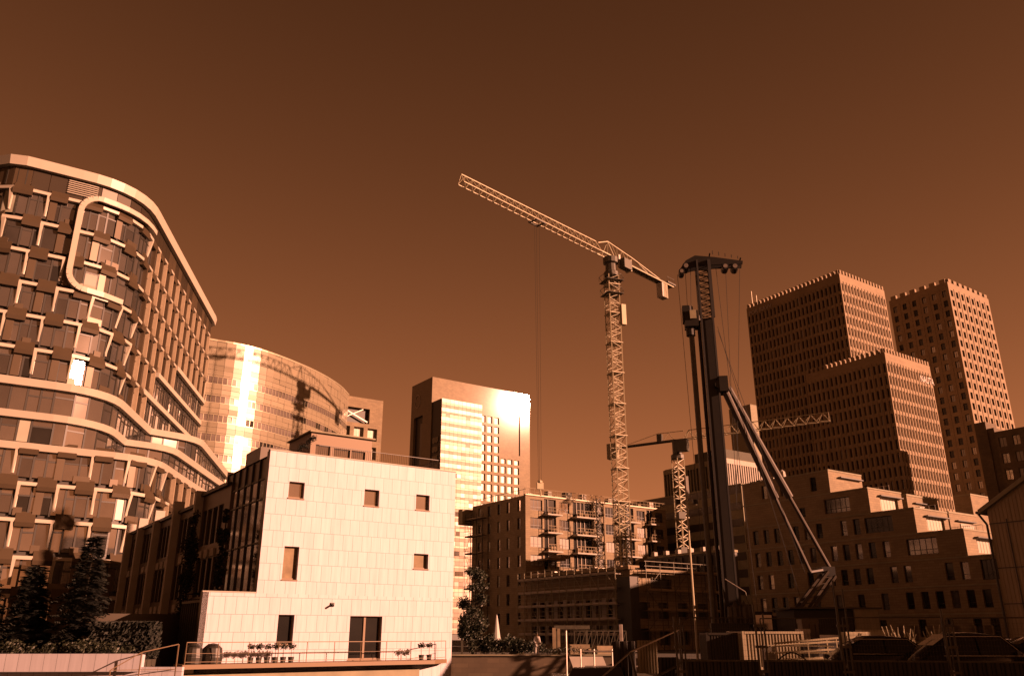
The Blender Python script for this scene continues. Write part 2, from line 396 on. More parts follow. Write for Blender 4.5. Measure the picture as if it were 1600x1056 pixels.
# fin fronted office
C6 = RP(1131, 716, 48)
r6 = plain_block('office_block', 'far office block with pale vertical fins along its lit side, behind the piling rig', C6, 27, 24, 48, 'frame_dark')
b = MB()
for i in range(27): b.obox(C6, GA, i + .1, i + .5, .003, .7, 20, 48.2)
b.obox(C6, GA, 0, 27, .003, .75, 48.2, 49.6); b.build('fins', 'concrete_pale', r6)
b = MB(); OL = C6 + W_ * 24
for i in range(20): b.obox(OL, GA - R(90), i * 1.2, i * 1.2 + .45, .003, .7, 20, 48.2)
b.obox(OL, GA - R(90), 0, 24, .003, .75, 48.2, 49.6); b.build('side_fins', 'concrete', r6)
b = MB(); b.obox(C6, GA, 3, 18, -14, -3, 49.7, 53.5); b.build('plant_room', 'roofing', r6)
# grey banded office
C7 = RP(1158, 757, 26)
r7 = plain_block('office_block', 'grey brown office block with horizontal banding, between the small crane and the piling rig', C7, 16, 34, 26, 'concrete', cat='building')
b = MB()
for k in range(9): b.obox(C7 + W_ * 34, GA - R(90), .3, 33.7, .003, .08, 2.2 + k * 3, 3.6 + k * 3)
b.build('window_band', 'bronze', r7)
# dark netted block below it
C8 = RP(1132, 861, 9.2)
r8 = plain_block('site_block', 'low black clad block with a row of small lamps along its roof', C8, 2.2, 13, 9.2, 'sheet_dark')
for i in range(6):
    p = C8 + W_ * (1.2 + 2.1 * i); b = MB(); b.box((p.x, p.y), .55, .55, 11.1, 11.6, GA); b.build('roof_lamp', 'concrete_pale', r8)
b = MB()
for i in range(11): b.obox(C8 + W_ * 13, GA - R(90), i * 1.2 + .1, i * 1.2 + .25, .003, .2, 0, 10.6)
b.build('ribs', 'steel_dull', r8)

# ================================================================ stepped brick building
K0 = [RP(1293, 733, 22), RP(1355, 761, 18.7), RP(1427, 792, 15.3), RP(1505, 825, 12.1)]
HS = [22, 18.7, 15.3, 12.1]
st = empty('stepped_building', (K0[3].x, K0[3].y, 0), 'long brick building stepping down in terraces to the right, behind the parked cars', 'building')
BL = K0[0] + W_ * 15.5                     # back left end
lenL = [(k - BL).length for k in K0]
rnd = random.Random(11)
b = MB(); sc = MB(); wins = []; big = []; rwins = []
def prox(ops, a0, a1): return any(not (a1 + .4 < o[0] or a0 - .4 > o[1]) for o in ops)
for k in range(8):                        # storeys from the top
    zt = HS[min(k, 3)] + EYE - max(0, k - 3) * 3.25; zb = (HS[min(k + 1, 3)] + EYE - max(0, k + 1 - 3) * 3.25) if k < 7 else 0
    if zt <= .4: break
    zb = max(zb, 0); C = K0[min(k, 3)]; Ln = lenL[min(k, 3)] + (6.5 if k > 3 else 0)
    if k > 3: C = K0[3] - W_ * 6.5
    ops = []
    if k in (1, 2, 3): ops.append((Ln - 6.6 - .3 * k, Ln - 2.6 - .3 * k, zb + .55, zb + 2.55))
    if k == 4: ops.append((Ln - 5.2, Ln - 2.4, zb + .4, zb + 2.7))
    x = 1.2 + rnd.random()
    while x < Ln - 2:
        ww = 1.0
        hb = zb + (.55 if zt - zb < 4 else .9); hh = rnd.choice((2.0, 2.0, 1.3)) if k < 2 else 2.05
        if not prox(ops, x, x + ww) and rnd.random() < (.55 if k < 2 else .93): ops.append((x, x + ww, hb, hb + hh))
        x += rnd.choice((1.9, 2.0, 3.4))
    facade(b, BL, GA - R(90), Ln, zb, zt, ops, .35)
    closed_box(b, C, GA, 8 if k < 4 else 30, Ln, zb, zt, skip=(0, 3))
    ro = [(2.6, 6.9, zb + .5, zb + 2.3)] if 0 < k < 4 else []
    facade(b, C, GA, 8 if k < 4 else 30, zb, zt, ro, .35)
    wins += [o for o in ops]; 
    bg_ = [o for o in ops if o[1] - o[0] > 1.5]; add_windows(st, BL, GA - R(90), bg_, .3, ('glass_dark', 'glass_dim'), 'v5t', seed=70 + k); ops = [o for o in ops if o[1] - o[0] <= 1.5]
    add_windows(st, BL, GA - R(90), ops, .3, ('glass_dark', 'glass_dark', 'glass_dim', 'glass', 'glass_dark', 'glass_dim'), 't' if k else '', 100, seed=20 + k)
    if ro: add_windows(st, C, GA, ro, .3, ('glass_pale',), 'v6s', seed=40 + k)
    sc.obox(BL, GA - R(90), -.05, Ln + .06, .003, .07, zt - .16, zt + .02)
    sc.obox(C, GA, -.08, 8 if k < 4 else 30, .003, .07, zt - .16, zt + .02)
    if 0 <= k < 4:
        aw = MB(); aw.obox(C, GA, 2.2, 7.6, .01, .55, zt - 1.0, zt - .86); aw.build('canopy', 'frame_dark', st)
b.build('wall', 'brick', st); sc.build('string_course', 'concrete', st)
for k in range(3):                        # terrace railings and rooftop odds
    C = K0[k]; b = MB(); zr = HS[k + 1] + EYE
    Ls = (K0[k + 1] - K0[k]).length
    for i in range(6): p = C - W_ * (Ls * .15 + i * Ls * .14) + U * 6.8; b.bar((p.x, p.y, zr), (p.x, p.y, zr + 1), .03)
    p = C - W_ * Ls * .15 + U * 6.8; q = C - W_ * Ls * .85 + U * 6.8
    b.bar((p.x, p.y, zr + 1), (q.x, q.y, zr + 1), .04); b.build('railing', 'steel', st)
b = MB(); p = K0[0] + W_ * 12 + U * 3; b.box(p, 1.1, 1.1, 23.6, 24.6, GA); b.lathe((p.x + 1.3, p.y - 1.2), [(0, 25.6), (.45, 25.2), (.55, 24.6), (.45, 23.7), (.4, 23.6)], 8); b.build('roof_vent', 'concrete_pale', st)
b = MB(); p = K0[0] + W_ * 9; 
for i in range(5): b.obox(p, GA, 1, 1.5, i * -1.2 - .9, i * -1.2, 23.6, 24.0 + .1 * (i % 2))
b.build('roof_plant', 'steel_dull', st)
# second terrace wing behind
def wing(label, px, py, h, wr, wl, canopy=True):
    C = RP(px, py, h); rt = plain_block('terrace_block', label, C, wr, wl, h, 'brick', cat='building', group='brick terrace blocks behind the stepped building')
    if canopy:
        a_ = MB(); a_.obox(C, GA, 1.6, wr - 1, .01, .5, h + EYE - 1.1, h + EYE - .95); a_.build('canopy', 'frame_dark', rt)
        w_ops = [(wr * .35, wr - 1.2, h + EYE - 3.0, h + EYE - 1.4)]; add_windows(rt, C + Vector((U.y, -U.x)) * .08, GA, w_ops, 0, ('glass_pale',), 'v6s')
    return C
wing('brick terrace block with a lit end wall, just right of the slot tower foot', 1416, 774, 20.5, 9, 12)
wing('small brick terrace block, lowest of the three behind the long stepped building', 1482, 801, 17.2, 8, 12)
wing('brick terrace block with a wide dark side, directly left of the wooden gable roof', 1516, 773, 26, 12, 22, False)

# ================================================================ wooden gable house at right edge
G0 = Vector((25.75, 45.3)); gh = empty('wooden_house', (G0.x, G0.y, 0), 'dark timber clad house with a gable roof and rain pipe at the right edge', 'house')
gw, gd, ez = 7.0, 14.0, 7.95; rise = .56; 
GHA = GA - R(90); gu = dirv(GHA); gn = Vector((gu.y, -gu.x))
b = MB(); P3 = lambda u, d, z: ((G0 + gu * u + gn * d).x, (G0 + gu * u + gn * d).y, z)
b.face([P3(0, 0, 0), P3(gw, 0, 0), P3(gw, 0, ez), P3(gw / 2, 0, ez + rise * gw / 2), P3(0, 0, ez)])
b.face([P3(0, -gd, 0), P3(0, 0, 0), P3(0, 0, ez), P3(0, -gd, ez)])
b.face([P3(gw, 0, 0), P3(gw, -gd, 0), P3(gw, -gd, ez), P3(gw, 0, ez)])
b.face([P3(gw, -gd, 0), P3(0, -gd, 0), P3(0, -gd, ez), P3(gw / 2, -gd, ez + rise * gw / 2), P3(gw, -gd, ez)])
b.build('wall', 'siding', gh)
b = MB()
for i in range(1, 60):
    u_ = i * .2
    zt = ez + rise * (u_ if u_ < gw / 2 else gw - u_) - .06
    b.obox(G0, GHA, u_ - .012, u_ + .012, .002, .022, .3, zt)
b.build('board_battens', 'siding', gh)
b = MB()
for z_ in (3.1, 4.9, 7.2): b.obox(G0, GHA, 0, gw, .024, .05, z_, z_ + .05)
b.obox(G0, GHA, .9, .95, .024, .05, .2, 7.4)
b.build('wall_trim', 'frame_dark', gh)
for s in (0, 1):
    b = MB(); ov = .3; th = .24
    e0 = -.35 if s == 0 else gw + .35; sl_ = rise
    ze = ez - sl_ * .35
    A_ = [P3(e0, ov, ze), P3(gw / 2, ov, ez + sl_ * gw / 2), P3(gw / 2, -gd, ez + sl_ * gw / 2), P3(e0, -gd, ze)]
    if s == 1: A_ = [A_[1], A_[0], A_[3], A_[2]]
    B_ = [(p[0], p[1], p[2] + th) for p in A_]
    b.hexa(A_, B_); b.build('roof', 'concrete', gh)
b = MB(); b.bar(P3(-.42, .3, ez - .1), P3(-.42, -gd, ez - .1), .08, 8); b.build('gutter', 'frame_dark', gh)
b = MB(); b.bar(P3(-.4, .2, ez - .15), P3(-.08, .12, ez - .75), .06, 8); b.bar(P3(-.08, .12, ez - .75), P3(-.08, .12, 0), .06, 8); b.build('rain_pipe', 'frame_dark', gh)

# ================================================================ unseen brick block added outside the frame on the right to shade the fence
C9 = Vector((46, 2)); fence_shade_block = empty('office_block', (46, 2, 0), 'unseen brick block added right of the picture to shade the fence', 'building')
b = MB(); b.box((50, 10), 8, 24, 0, 15); b.build('wall', 'brick', fence_shade_block)
b = MB(); b.box((50, 10), 8.4, 24.4, 15.003, 15.4); b.build('roof', 'roofing', fence_shade_block)

shell_shade_block = empty('office_block', (60, 62, 0), 'tall unseen brick block added right of the picture to shade the shell building', 'building')  # added out of view so its shadow darkens the low shell building
b = MB(); b.box((70, 77), 18, 28, 0, 20); b.build('wall', 'brick', shell_shade_block)
b = MB(); b.box((70, 77), 18.4, 28.4, 20.003, 20.4); b.build('roof', 'roofing', shell_shade_block)
# ================================================================ paths for curved facades
def fillet(pts, rad, seg=8):
    out = [Vector(pts[0])]
    for i in range(1, len(pts) - 1):
        p = Vector(pts[i]); a = (Vector(pts[i - 1]) - p); c = (Vector(pts[i + 1]) - p); r = rad[i - 1]
        la, lc = a.length, c.length; a.normalize(); c.normalize()
        th = math.acos(max(-1, min(1, a.dot(c)))); t = min(r / math.tan(th / 2), la * .48, lc * .48); r = t * math.tan(th / 2)
        s_, e_ = p + a * t, p + c * t; ce = p + (a + c).normalized() * (r / math.sin(th / 2))
        a0 = math.atan2(*(s_ - ce).yx); a1 = math.atan2(*(e_ - ce).yx); dd = (a1 - a0 + math.pi) % (2 * math.pi) - math.pi
        for k in range(seg + 1): q = a0 + dd * k / seg; out.append(ce + Vector((math.cos(q), math.sin(q))) * r)
    out.append(Vector(pts[-1])); return out
class Path:
    def __init__(s, pts):
        s.p = [Vector(p) for p in pts]; s.c = [0]
        for a, b in zip(s.p, s.p[1:]): s.c.append(s.c[-1] + (b - a).length)
        s.len = s.c[-1]
    def at(s, u):
        i = 0
        while i < len(s.c) - 2 and u > s.c[i + 1]: i += 1
        t = (u - s.c[i]) / max(1e-9, s.c[i + 1] - s.c[i]); return s.p[i].lerp(s.p[i + 1], t)
    def frame(s, u, e=.35):
        a, b = s.at(max(0, u - e)), s.at(min(s.len, u + e)); t = (b - a).normalized(); return s.at(u), t, Vector((t.y, -t.x))
    def off(s, u, d): p, t, n = s.frame(u); return p + n * d
    def nearest(s, q):
        return min((( s.at(s.len * k / 400) - Vector(q)).length, s.len * k / 400) for k in range(401))[1]
def pbox(mb, P, u0, u1, d0, d1, z0, z1, m=0, seg=None, zz=None, d1b=None):
    # box following the path from u0 to u1; d1b = outward depth at the bottom if different
    n = seg or max(1, int((u1 - u0) / .9)); d1b = d1 if d1b is None else d1b
    for k in range(n):
        a, b = u0 + (u1 - u0) * k / n, u0 + (u1 - u0) * (k + 1) / n
        ia, ib = P.off(a, d0), P.off(b, d0); oa, ob = P.off(a, d1), P.off(b, d1); pa, pb = P.off(a, d1b), P.off(b, d1b)
        mb.face([(pa.x, pa.y, z0), (pb.x, pb.y, z0), (ob.x, ob.y, z1), (oa.x, oa.y, z1)], m)
        mb.face([(oa.x, oa.y, z1), (ob.x, ob.y, z1), (ib.x, ib.y, z1), (ia.x, ia.y, z1)], m)
        mb.face([(ia.x, ia.y, z0), (ib.x, ib.y, z0), (pb.x, pb.y, z0), (pa.x, pa.y, z0)], m)
        if k == 0: mb.face([(ia.x, ia.y, z0), (pa.x, pa.y, z0), (oa.x, oa.y, z1), (ia.x, ia.y, z1)], m)
        if k == n - 1: mb.face([(pb.x, pb.y, z0), (ib.x, ib.y, z0), (ib.x, ib.y, z1), (ob.x, ob.y, z1)], m)
def pquad(mb, P, u0, u1, d, z0, z1, m=0):
    a, b = P.off(u0, d), P.off(u1, d); mb.face([(a.x, a.y, z0), (b.x, b.y, z0), (b.x, b.y, z1), (a.x, a.y, z1)], m)

# ================================================================ curved corner office (left)
H_A = 44.0
A0 = RP(7, 240, H_A); A1 = Vector((-.886, 1.734)) * H_A; A2 = RP(333, 500, H_A)
AB = A0 + W_ * 22 - U * 2
PU = Path(fillet([AB, A0, A1, A2, A2 + Vector((-14, 4))], [2.6, 7.0, 1.5]))
FL = 3.17; ZB1 = 21.8 + EYE; ZB2 = 18.8 + EYE; ZB3 = 16.0 + EYE; ZT = H_A + EYE
def lpath(Kp, Jp, Ep, rk, rj): return Path(fillet([AB, A0, A1, Kp, Jp, Ep], [2.6, 6.0, rk, rj]))
P1 = lpath(Vector((-41.6, 92.0)), Vector((-37.6, 96.2)), Vector((-42, 121)), .6, 4.5)
P2 = lpath(Vector((-40.5, 84.2)), Vector((-36.9, 87.2)), Vector((-39.8, 119)), .6, 4.5)
J3 = Vector((-35.2, 79.3))
P3_ = Path(fillet([AB, A0, J3, Vector((-36.6, 92)), Vector((-38.5, 112))], [2.6, 5.5, 4]))
ta = empty('curved_office', (A1.x, A1.y, 0), 'tall rounded corner office with white framed windows and swooping white bands, at far left', 'building')
random.seed(21)
# opaque core, a bit inside the glass
b = MB()
for P, z0, z1 in ((PU, ZB1, ZT - .3), (P1, ZB2, ZB1), (P2, ZB3, ZB2), (P3_, 0, ZB3)):
    n = 60; pts = [P.off(P.len * k / n, -.25) for k in range(n + 1)]; pts.append(pts[0] + (A2 - A1) * .9)
    b.prism([(p.x, p.y) for p in pts], z0, z1 - .01)
b.build('core', 'frame_dark', ta)
# white roof fascia and the swooping floor bands
def band(P, z0, z1, d0, d1, u0=0, u1=None, name='band', seg=70, lip=0):
    b = MB(); u1 = P.len if u1 is None else u1
    pbox(b, P, u0, u1, d0, d1, z0, z1, seg=seg, d1b=d1 - lip); b.build(name, 'trim_white', ta)
band(PU, ZT - .95, ZT, -.6, .75, name='roof_fascia', lip=.15)
b = MB(); n = 60; pts = [PU.off(PU.len * k / n, -.3) for k in range(n + 1)]; pts.append(pts[0] + (A2 - A1) * .9); b.prism([(p.x, p.y) for p in pts], ZT - .4, ZT - .1); b.build('roof', 'roofing', ta)
band(P1, ZB1 - .50, ZB1 + .16, -.2, .7, lip=.2); band(P2, ZB2 - .46, ZB2 + .14, -.2, .65, lip=.2); band(P3_, ZB3 - .46, ZB3 + .14, -.2, .65, lip=.2)
uc = PU.nearest(A1)                                   # the corner
uk = PU.nearest((-41.4, 91.9))                        # where the lower volume splits off
starts = [None, uc + 9.5, uc + 14, uc + 21.5]
for k in (1, 2, 3):
    band(PU, ZB1 + FL * k - .42, ZB1 + FL * k + .12, -.1, .5, starts[k], PU.len - 14.3, seg=20)
# glazing: strips of panes per storey, every pane a little off plane; dark mullions
u_first = PU.nearest(A0) - 5
glz = []
def glaze(P, z0, z1, u0, u1, mods=1.0, dark=.25, kick=.75, mats=('glass', 'glass_dim', 'glass_dark', 'glass_pale', 'blind'), wts=(70, 20, 6, 2, 2)):
    u = u0; g = []
    while u < u1 - .2:
        w_ = mods * random.choice((.8, 1.0, 1.3)); w_ = min(w_, u1 - u)
        g.append((P, u, u + w_, z0, z1, random.choices(range(5), wts)[0])); u += w_
    return g
panes = []
for k in range(7): panes += glaze(PU, ZB1 + FL * k + .3, ZB1 + FL * (k + 1) - .2, u_first - 4, PU.len - 14.2, 1.0)
panes += glaze(P1, ZB2 + .12, ZB1 - .45, u_first - 4, P1.len - .3, 1.35, wts=(72, 20, 4, 2, 2)); panes += glaze(P2, ZB3 + .12, ZB2 - .42, u_first - 4, P2.len - .3, 1.35, wts=(72, 20, 4, 2, 2))
for k in range(5): panes += glaze(P3_, ZB3 - FL * (k + 1) + .2, ZB3 - FL * k - .4, u_first - 4, P3_.len - .3, 1.05)
GM = ['frame_dark', 'glass', 'glass_dim', 'glass_dark', 'glass_pale', 'blind']
def pane_geo(b, P, u0, u1, z0, z1, g):
    j = random.uniform(-.02, .02); t = random.uniform(-.012, .012)
    p, q = P.off(u0 + .09, .0 + j), P.off(u1 - .09, .0 - j)
    zs = z1 - (z1 - z0) * random.choice((.28, .0, .34)) if g != 3 else z1
    r, s_ = P.off(u0 + .09, .0 + j + t), P.off(u1 - .09, -j + t)
    b.face([(p.x, p.y, z0 + .16), (q.x, q.y, z0 + .16), (s_.x, s_.y, zs - .07), (r.x, r.y, zs - .07)], g + 1)
    if zs < z1:
        b.face([(r.x, r.y, zs + .09), (s_.x, s_.y, zs + .09), (s_.x, s_.y, z1), (r.x, r.y, z1)], random.choice((1, 1, 2, 1)))
        pbox(b, P, u0 + .09, u1 - .09, -.1, .03, zs - .06, zs + .08, 0, 1)
    pbox(b, P, u0 - .08, u0 + .08, -.1, .06, z0, z1, 0, 1)
vis = sorted(panes, key=lambda t: t[0].at(t[1]).length - t[3] * .2)
vis = [t for t in vis if t[1] > u_first]
for t in vis[:100]:
    b = MB(); pane_geo(b, *t); b.build('window', GM, ta)
b = MB(); done = set(id(t) for t in vis[:100])
for t in panes:
    if id(t) not in done: pane_geo(b, *t)
b.build('windows', GM, ta, kind='stuff')
# frames: white hoods with a jamb, bronze folded flaps between them
tr = MB(); fl = MB(); md = 1.55
LOOP = (PU.nearest(A0) + 6.9, uc + 1.2, ZB1 + FL * 3.05, ZT - 2.6)
def frames(P, z0, row, u0, u1, face_right_from, lit=True):
    u = u0 + (row * .62 % 1) * md * 2; side = row % 2; top = z0 + FL; i = 0
    while u + 2 * md < u1:
        v = u; inloop = P is PU and LOOP[0] - 1.5 < u < LOOP[1] - 1 and LOOP[2] - 1 < z0 + 1.6 < LOOP[3] + .3
        loop_in = P is PU and LOOP[0] < u + md and u < LOOP[1] and LOOP[2] < top < LOOP[3] + 1
        right = u > face_right_from
        # flap: a folded bronze panel, deeper at its foot
        pbox(fl, P, v, v + md, 0, .02, top - .35, top + .62, 1, 1, d1b=.55)
        pbox(fl, P, v, v + md, 0, .55, top - .72, top - .35, 1, 1, d1b=.42)
        # hood
        if not right: pbox(tr, P, v + md, v + 2 * md, 0, .42, top - .31, top, 0, 1)
        else:
            pbox(tr, P, v + md + .3, v + 2 * md, 0, .42, top - .24, top + .02, 0, 1)
        # jamb
        if not loop_in:
            jb = random.random()
            if not right and jb < .8:
                uu = v + md if side == 0 else v + 2 * md - .29
                for s_ in range(1):
                    a_, c_ = P.off(uu, 0), P.off(uu + .29, 0); a2, c2 = P.off(uu, .42), P.off(uu + .29, .42); a3, c3 = P.off(uu + .1, .06), P.off(uu + .16, .06)
                    zt_, zb_ = top - .31, z0 + .75
                    tr.face([(a3.x, a3.y, zb_), (c3.x, c3.y, zb_), (c2.x, c2.y, zt_), (a2.x, a2.y, zt_)])
                    tr.face([(c3.x, c3.y, zb_), (c_.x, c_.y, zb_), (c_.x, c_.y, zt_), (c2.x, c2.y, zt_)])
                    tr.face([(a_.x, a_.y, zb_), (a3.x, a3.y, zb_), (a2.x, a2.y, zt_), (a_.x, a_.y, zt_)])
            if right:
                pbox(fl, P, v + md - .28, v + md + .02, 0, .42, z0 + .1, top - .02, 1, 1)
                pbox(fl, P, v + 2 * md - .12, v + 2 * md + .08, 0, .44, z0 + .1, top + .0, 2, 1)
        # sill panel and side panel in bronze
        if random.random() < .55: pbox(fl, P, v + md * 1.05, v + md * random.choice((1.5, 1.95)), 0, .09, z0 + .25, z0 + .95, 1, 1)
        if random.random() < .5 and not right: pbox(fl, P, v + .05, v + md * .45, 0, .14, z0 + .4, top - .5, 1, 1)
        u += 2 * md; i += 1
u0_ = PU.nearest(A0) - 5.5
for k in range(7):
    lim = PU.len - 14.3 if k > 2 else (starts[k + 1] + (2 if k < 2 else 1.5))
    if k < 6: frames(PU, ZB1 + FL * k, k, u0_, lim, uc + 2.6)
for k in range(5): frames(P3_, ZB3 - FL * (k + 1) - .1, k + 1, u0_, P3_.len - .5, P3_.nearest(J3) + 2)
# parapet storey under the fascia: tall bronze panels
u = u0_
while u < PU.len - 15:
    pbox(fl, PU, u + .03, u + md * .98, 0, .12, ZT - 3.2, ZT - .95, random.choice((0, 1, 0)), 1); u += md
tr.build('window_hoods', 'trim_white', ta); fl.build('folded_panels', ['bronze', 'bronze_pale', 'pier_tan'], ta)
# big rounded frame loop round the corner terrace
b = MB(); ua, ub = LOOP[0], LOOP[1]; za, zb = LOOP[2], LOOP[3]; rr = 1.7; prof = []
prof.append((ub + 3.5, zb))
prof.append((ua + rr, zb))
for k in range(7): q = R(90 + 90 * k / 6); prof.append((ua + rr + rr * math.cos(q), zb - rr + rr * math.sin(q)))
for k in range(7): q = R(180 + 90 * k / 6); prof.append((ua + rr + rr * math.cos(q), za + rr + rr * math.sin(q)))
prof.append((ua + rr + 1.5, za)); prof.append((ua + rr + 3.5, za))
wd = .26
for (x0, y0), (x1, y1) in zip(prof, prof[1:]):
    dx, dy = x1 - x0, y1 - y0; l_ = math.hypot(dx, dy)
    if l_ < 1e-4: continue
    nx, ny = -dy / l_ * wd, dx / l_ * wd; ns = max(1, int(l_ / 1.1))
    for s_ in range(ns):
        f0, f1 = s_ / ns, (s_ + 1) / ns
        def q3(f, sg, d): p = PU.off(x0 + dx * f + nx * sg, d); return (p.x, p.y, y0 + dy * f + ny * sg)
        A_ = [q3(f0, -1, .0), q3(f1, -1, .0), q3(f1, 1, .0), q3(f0, 1, .0)]; B_ = [q3(f0, -1, .75), q3(f1, -1, .75), q3(f1, 1, .75), q3(f0, 1, .75)]
        b.face(B_[::-1]); b.face([A_[0], B_[0], B_[1], A_[1]][::-1]); b.face([A_[2], B_[2], B_[3], A_[3]][::-1])
b.build('frame_loop', 'trim_white', ta)
b = MB(); pbox(b, PU, ua + .6, ub + 1.5, 0, .72, zb - .32, zb - .24, seg=12); b.build('terrace_soffit', 'bronze', ta)
b = MB()
for k in range(7): pbox(b, PU, PU.nearest(A0) + 5.4, PU.nearest(A0) + 8.1, .1, .3, ZT - 2.6 + k * .22, ZT - 2.52 + k * .22, seg=3)
b.build('vent_louvre', 'trim_white', ta)
b = MB(); p = PU.off(uc - 3, -1.5); b.bar((p.x, p.y, ZT - .2), (p.x, p.y, ZT + 1.1), .03); b.build('antenna', 'steel', ta)

# ================================================================ curved glossy office behind
HC = 48.0
cpts = [RP(335, 530, HC), RP(365, 535, HC), RP(400, 543, HC), RP(430, 552.5, HC), RP(460, 564, HC), RP(490, 577, HC), RP(515, 590.5, HC), RP(533, 603, HC), RP(545, 616, HC)]
cp2 = [cpts[0] - U * 26]
for i in range(len(cpts) - 1):                          # smooth through the points
    p0 = cpts[max(0, i - 1)]; p1, p2 = cpts[i], cpts[i + 1]; p3 = cpts[min(len(cpts) - 1, i + 2)]
    for k in range(6):
        t = k / 6; cp2.append(.5 * ((2 * p1) + (p2 - p0) * t + (2 * p0 - 5 * p1 + 4 * p2 - p3) * t * t + (3 * p1 - p0 - 3 * p2 + p3) * t ** 3))
cp2.append(cpts[-1]); PC = Path(cp2); zc = HC + EYE
tc_ = empty('round_office', (cpts[4].x, cpts[4].y, 0), 'curved glossy office with banded reflective cladding, behind the white house', 'building')
random.seed(5)
b = MB(); pts = [PC.off(PC.len * k / 40, -.3) for k in range(41)]; pts.append(pts[0] + W_ * 40); b.prism([(p.x, p.y) for p in pts], 0, zc - .3); b.build('core', 'roofing', tc_)
uS = 25.0; nm = 26; wm = (PC.len - uS) / nm
cl = MB(); seams = MB(); wn = []
def tilt_quad(b, P, u0, u1, z0, z1, m, ty, tp, base=.06):
    a, c = P.off(u0 + .02, base + ty), P.off(u1 - .02, base - ty); e, f = P.off(u0 + .02, base + ty - tp), P.off(u1 - .02, base - ty - tp)
    b.face([(a.x, a.y, z0 + .02), (c.x, c.y, z0 + .02), (f.x, f.y, z1 - .02), (e.x, e.y, z1 - .02)], m)
rows = int(zc / 3.3)
for j in range(rows + 1):
    zt = zc - 4.6 - j * 3.3
    for i in range(-9, nm):
        u = uS + i * wm
        if u < 0: continue
        ty, tp = random.gauss(0, .004), random.gauss(0, .055)
        if j == 0:
            for q in range(3): tilt_quad(cl, PC, u, u + wm, zc - 4.6 + q * 1.53, zc - 4.6 + (q + 1) * 1.53, 0, random.gauss(0, .004), random.gauss(0, .04))
        if zt - 3.3 < 0: continue
        tilt_quad(cl, PC, u, u + wm, zt - 1.75, zt - .85, 0, random.gauss(0, .003), random.gauss(0, .035))
        tilt_quad(cl, PC, u, u + wm, zt - .85, zt, 0, random.gauss(0, .003), random.gauss(0, .035))
        dk = .75 if (i > 12 and j in (1, 3, 5, 6)) else .08
        g = 2 if random.random() < dk * .8 else 1
        wn.append((u, u + wm, zt - 3.3, zt - 1.75, g, random.gauss(0, .004), random.gauss(0, .05)))
cl.build('cladding', 'cladding_gloss', tc_)
wn.sort(key=lambda t: (t[2] < 20, t[0] < uS, PC.at(t[0]).length))
def wgeo(b, t):
    u0, u1, z0, z1, g, ty, tp = t; h = (u0 + u1) / 2
    for a_, c_ in ((u0, h), (h, u1)): tilt_quad(b, PC, a_ + .05, c_ - .03, z0 + .1, z1 - .32, g, ty + random.gauss(0, .002), tp, .0)
    tilt_quad(b, PC, u0, u1, z1 - .32, z1, 3, ty, 0, .03)
    pbox(b, PC, u0, u1, -.1, .06, z0, z0 + .1, 0, 1); pbox(b, PC, h - .03, h + .05, -.1, .06, z0 + .1, z1 - .32, 0, 1); pbox(b, PC, u0 - .03, u0 + .05, -.1, .06, z0 + .1, z1 - .32, 0, 1)
wmts = ['cladding_pale', 'mirror_glass', 'glass_dark', 'cladding_gloss']
for t in wn[:100]: b = MB(); wgeo(b, t); b.build('window', wmts, tc_)
b = MB(); [wgeo(b, t) for t in wn[100:]]; b.build('windows', wmts, tc_, kind='stuff')
b = MB(); pbox(b, PC, 0, PC.len, -.3, .12, zc - .3, zc, seg=50); b.build('parapet', 'cladding_pale', tc_)
# brick stair tower joined to its right end
S0 = RP(531, 616, HC); S1 = RP(599, 626.5, HC); SW = (S1 - S0).length; SA = math.atan2((S1 - S0).y, (S1 - S0).x)
ts = empty('brick_tower', (S0.x, S0.y, 0), 'narrow brick tower with three columns of square windows, right beside the curved office', 'building')
ops = []
for j in range(12):
    for i in range(3): ops.append((.6 + i * 3.1, 2.8 + i * 3.1, zc - 9.2 - j * 4.0 + 0, zc - 9.2 - j * 4.0 + 2.7))
ops = [o for o in ops if o[2] > 1]
loggia = [(.3, SW - 3.0, zc - 5.6, zc - 2.3)]
b = MB(); facade(b, S0, SA, SW, 0, zc, ops + loggia, .9); closed_box(b, S0, SA, SW, 12, 0, zc, skip=(0,)); b.build('wall', 'brick', ts)
add_windows(ts, S0, SA, ops, .75, ('glass_pale',), 'v2s', limit=36)
b = MB(); b.obox(S0, SA, .3, SW - 3, -.92, -.9, zc - 5.6, zc - 2.3, 0); b.build('loggia', 'frame_dark', ts)
b = MB(); u_ = dirv(SA); n_ = Vector((u_.y, -u_.x))
p = S0 + u_ * .6 - n_ * .2; q = S0 + u_ * (SW - 3.4) - n_ * .2; b.bar((p.x, p.y, zc - 2.6), (q.x, q.y, zc - 5.2), .18); p2_ = S0 + u_ * (SW - 4.5) - n_ * .2; b.bar((p.x, p.y, zc - 5.2), (p2_.x, p2_.y, zc - 2.5), .12); b.build('brace', 'steel', ts)

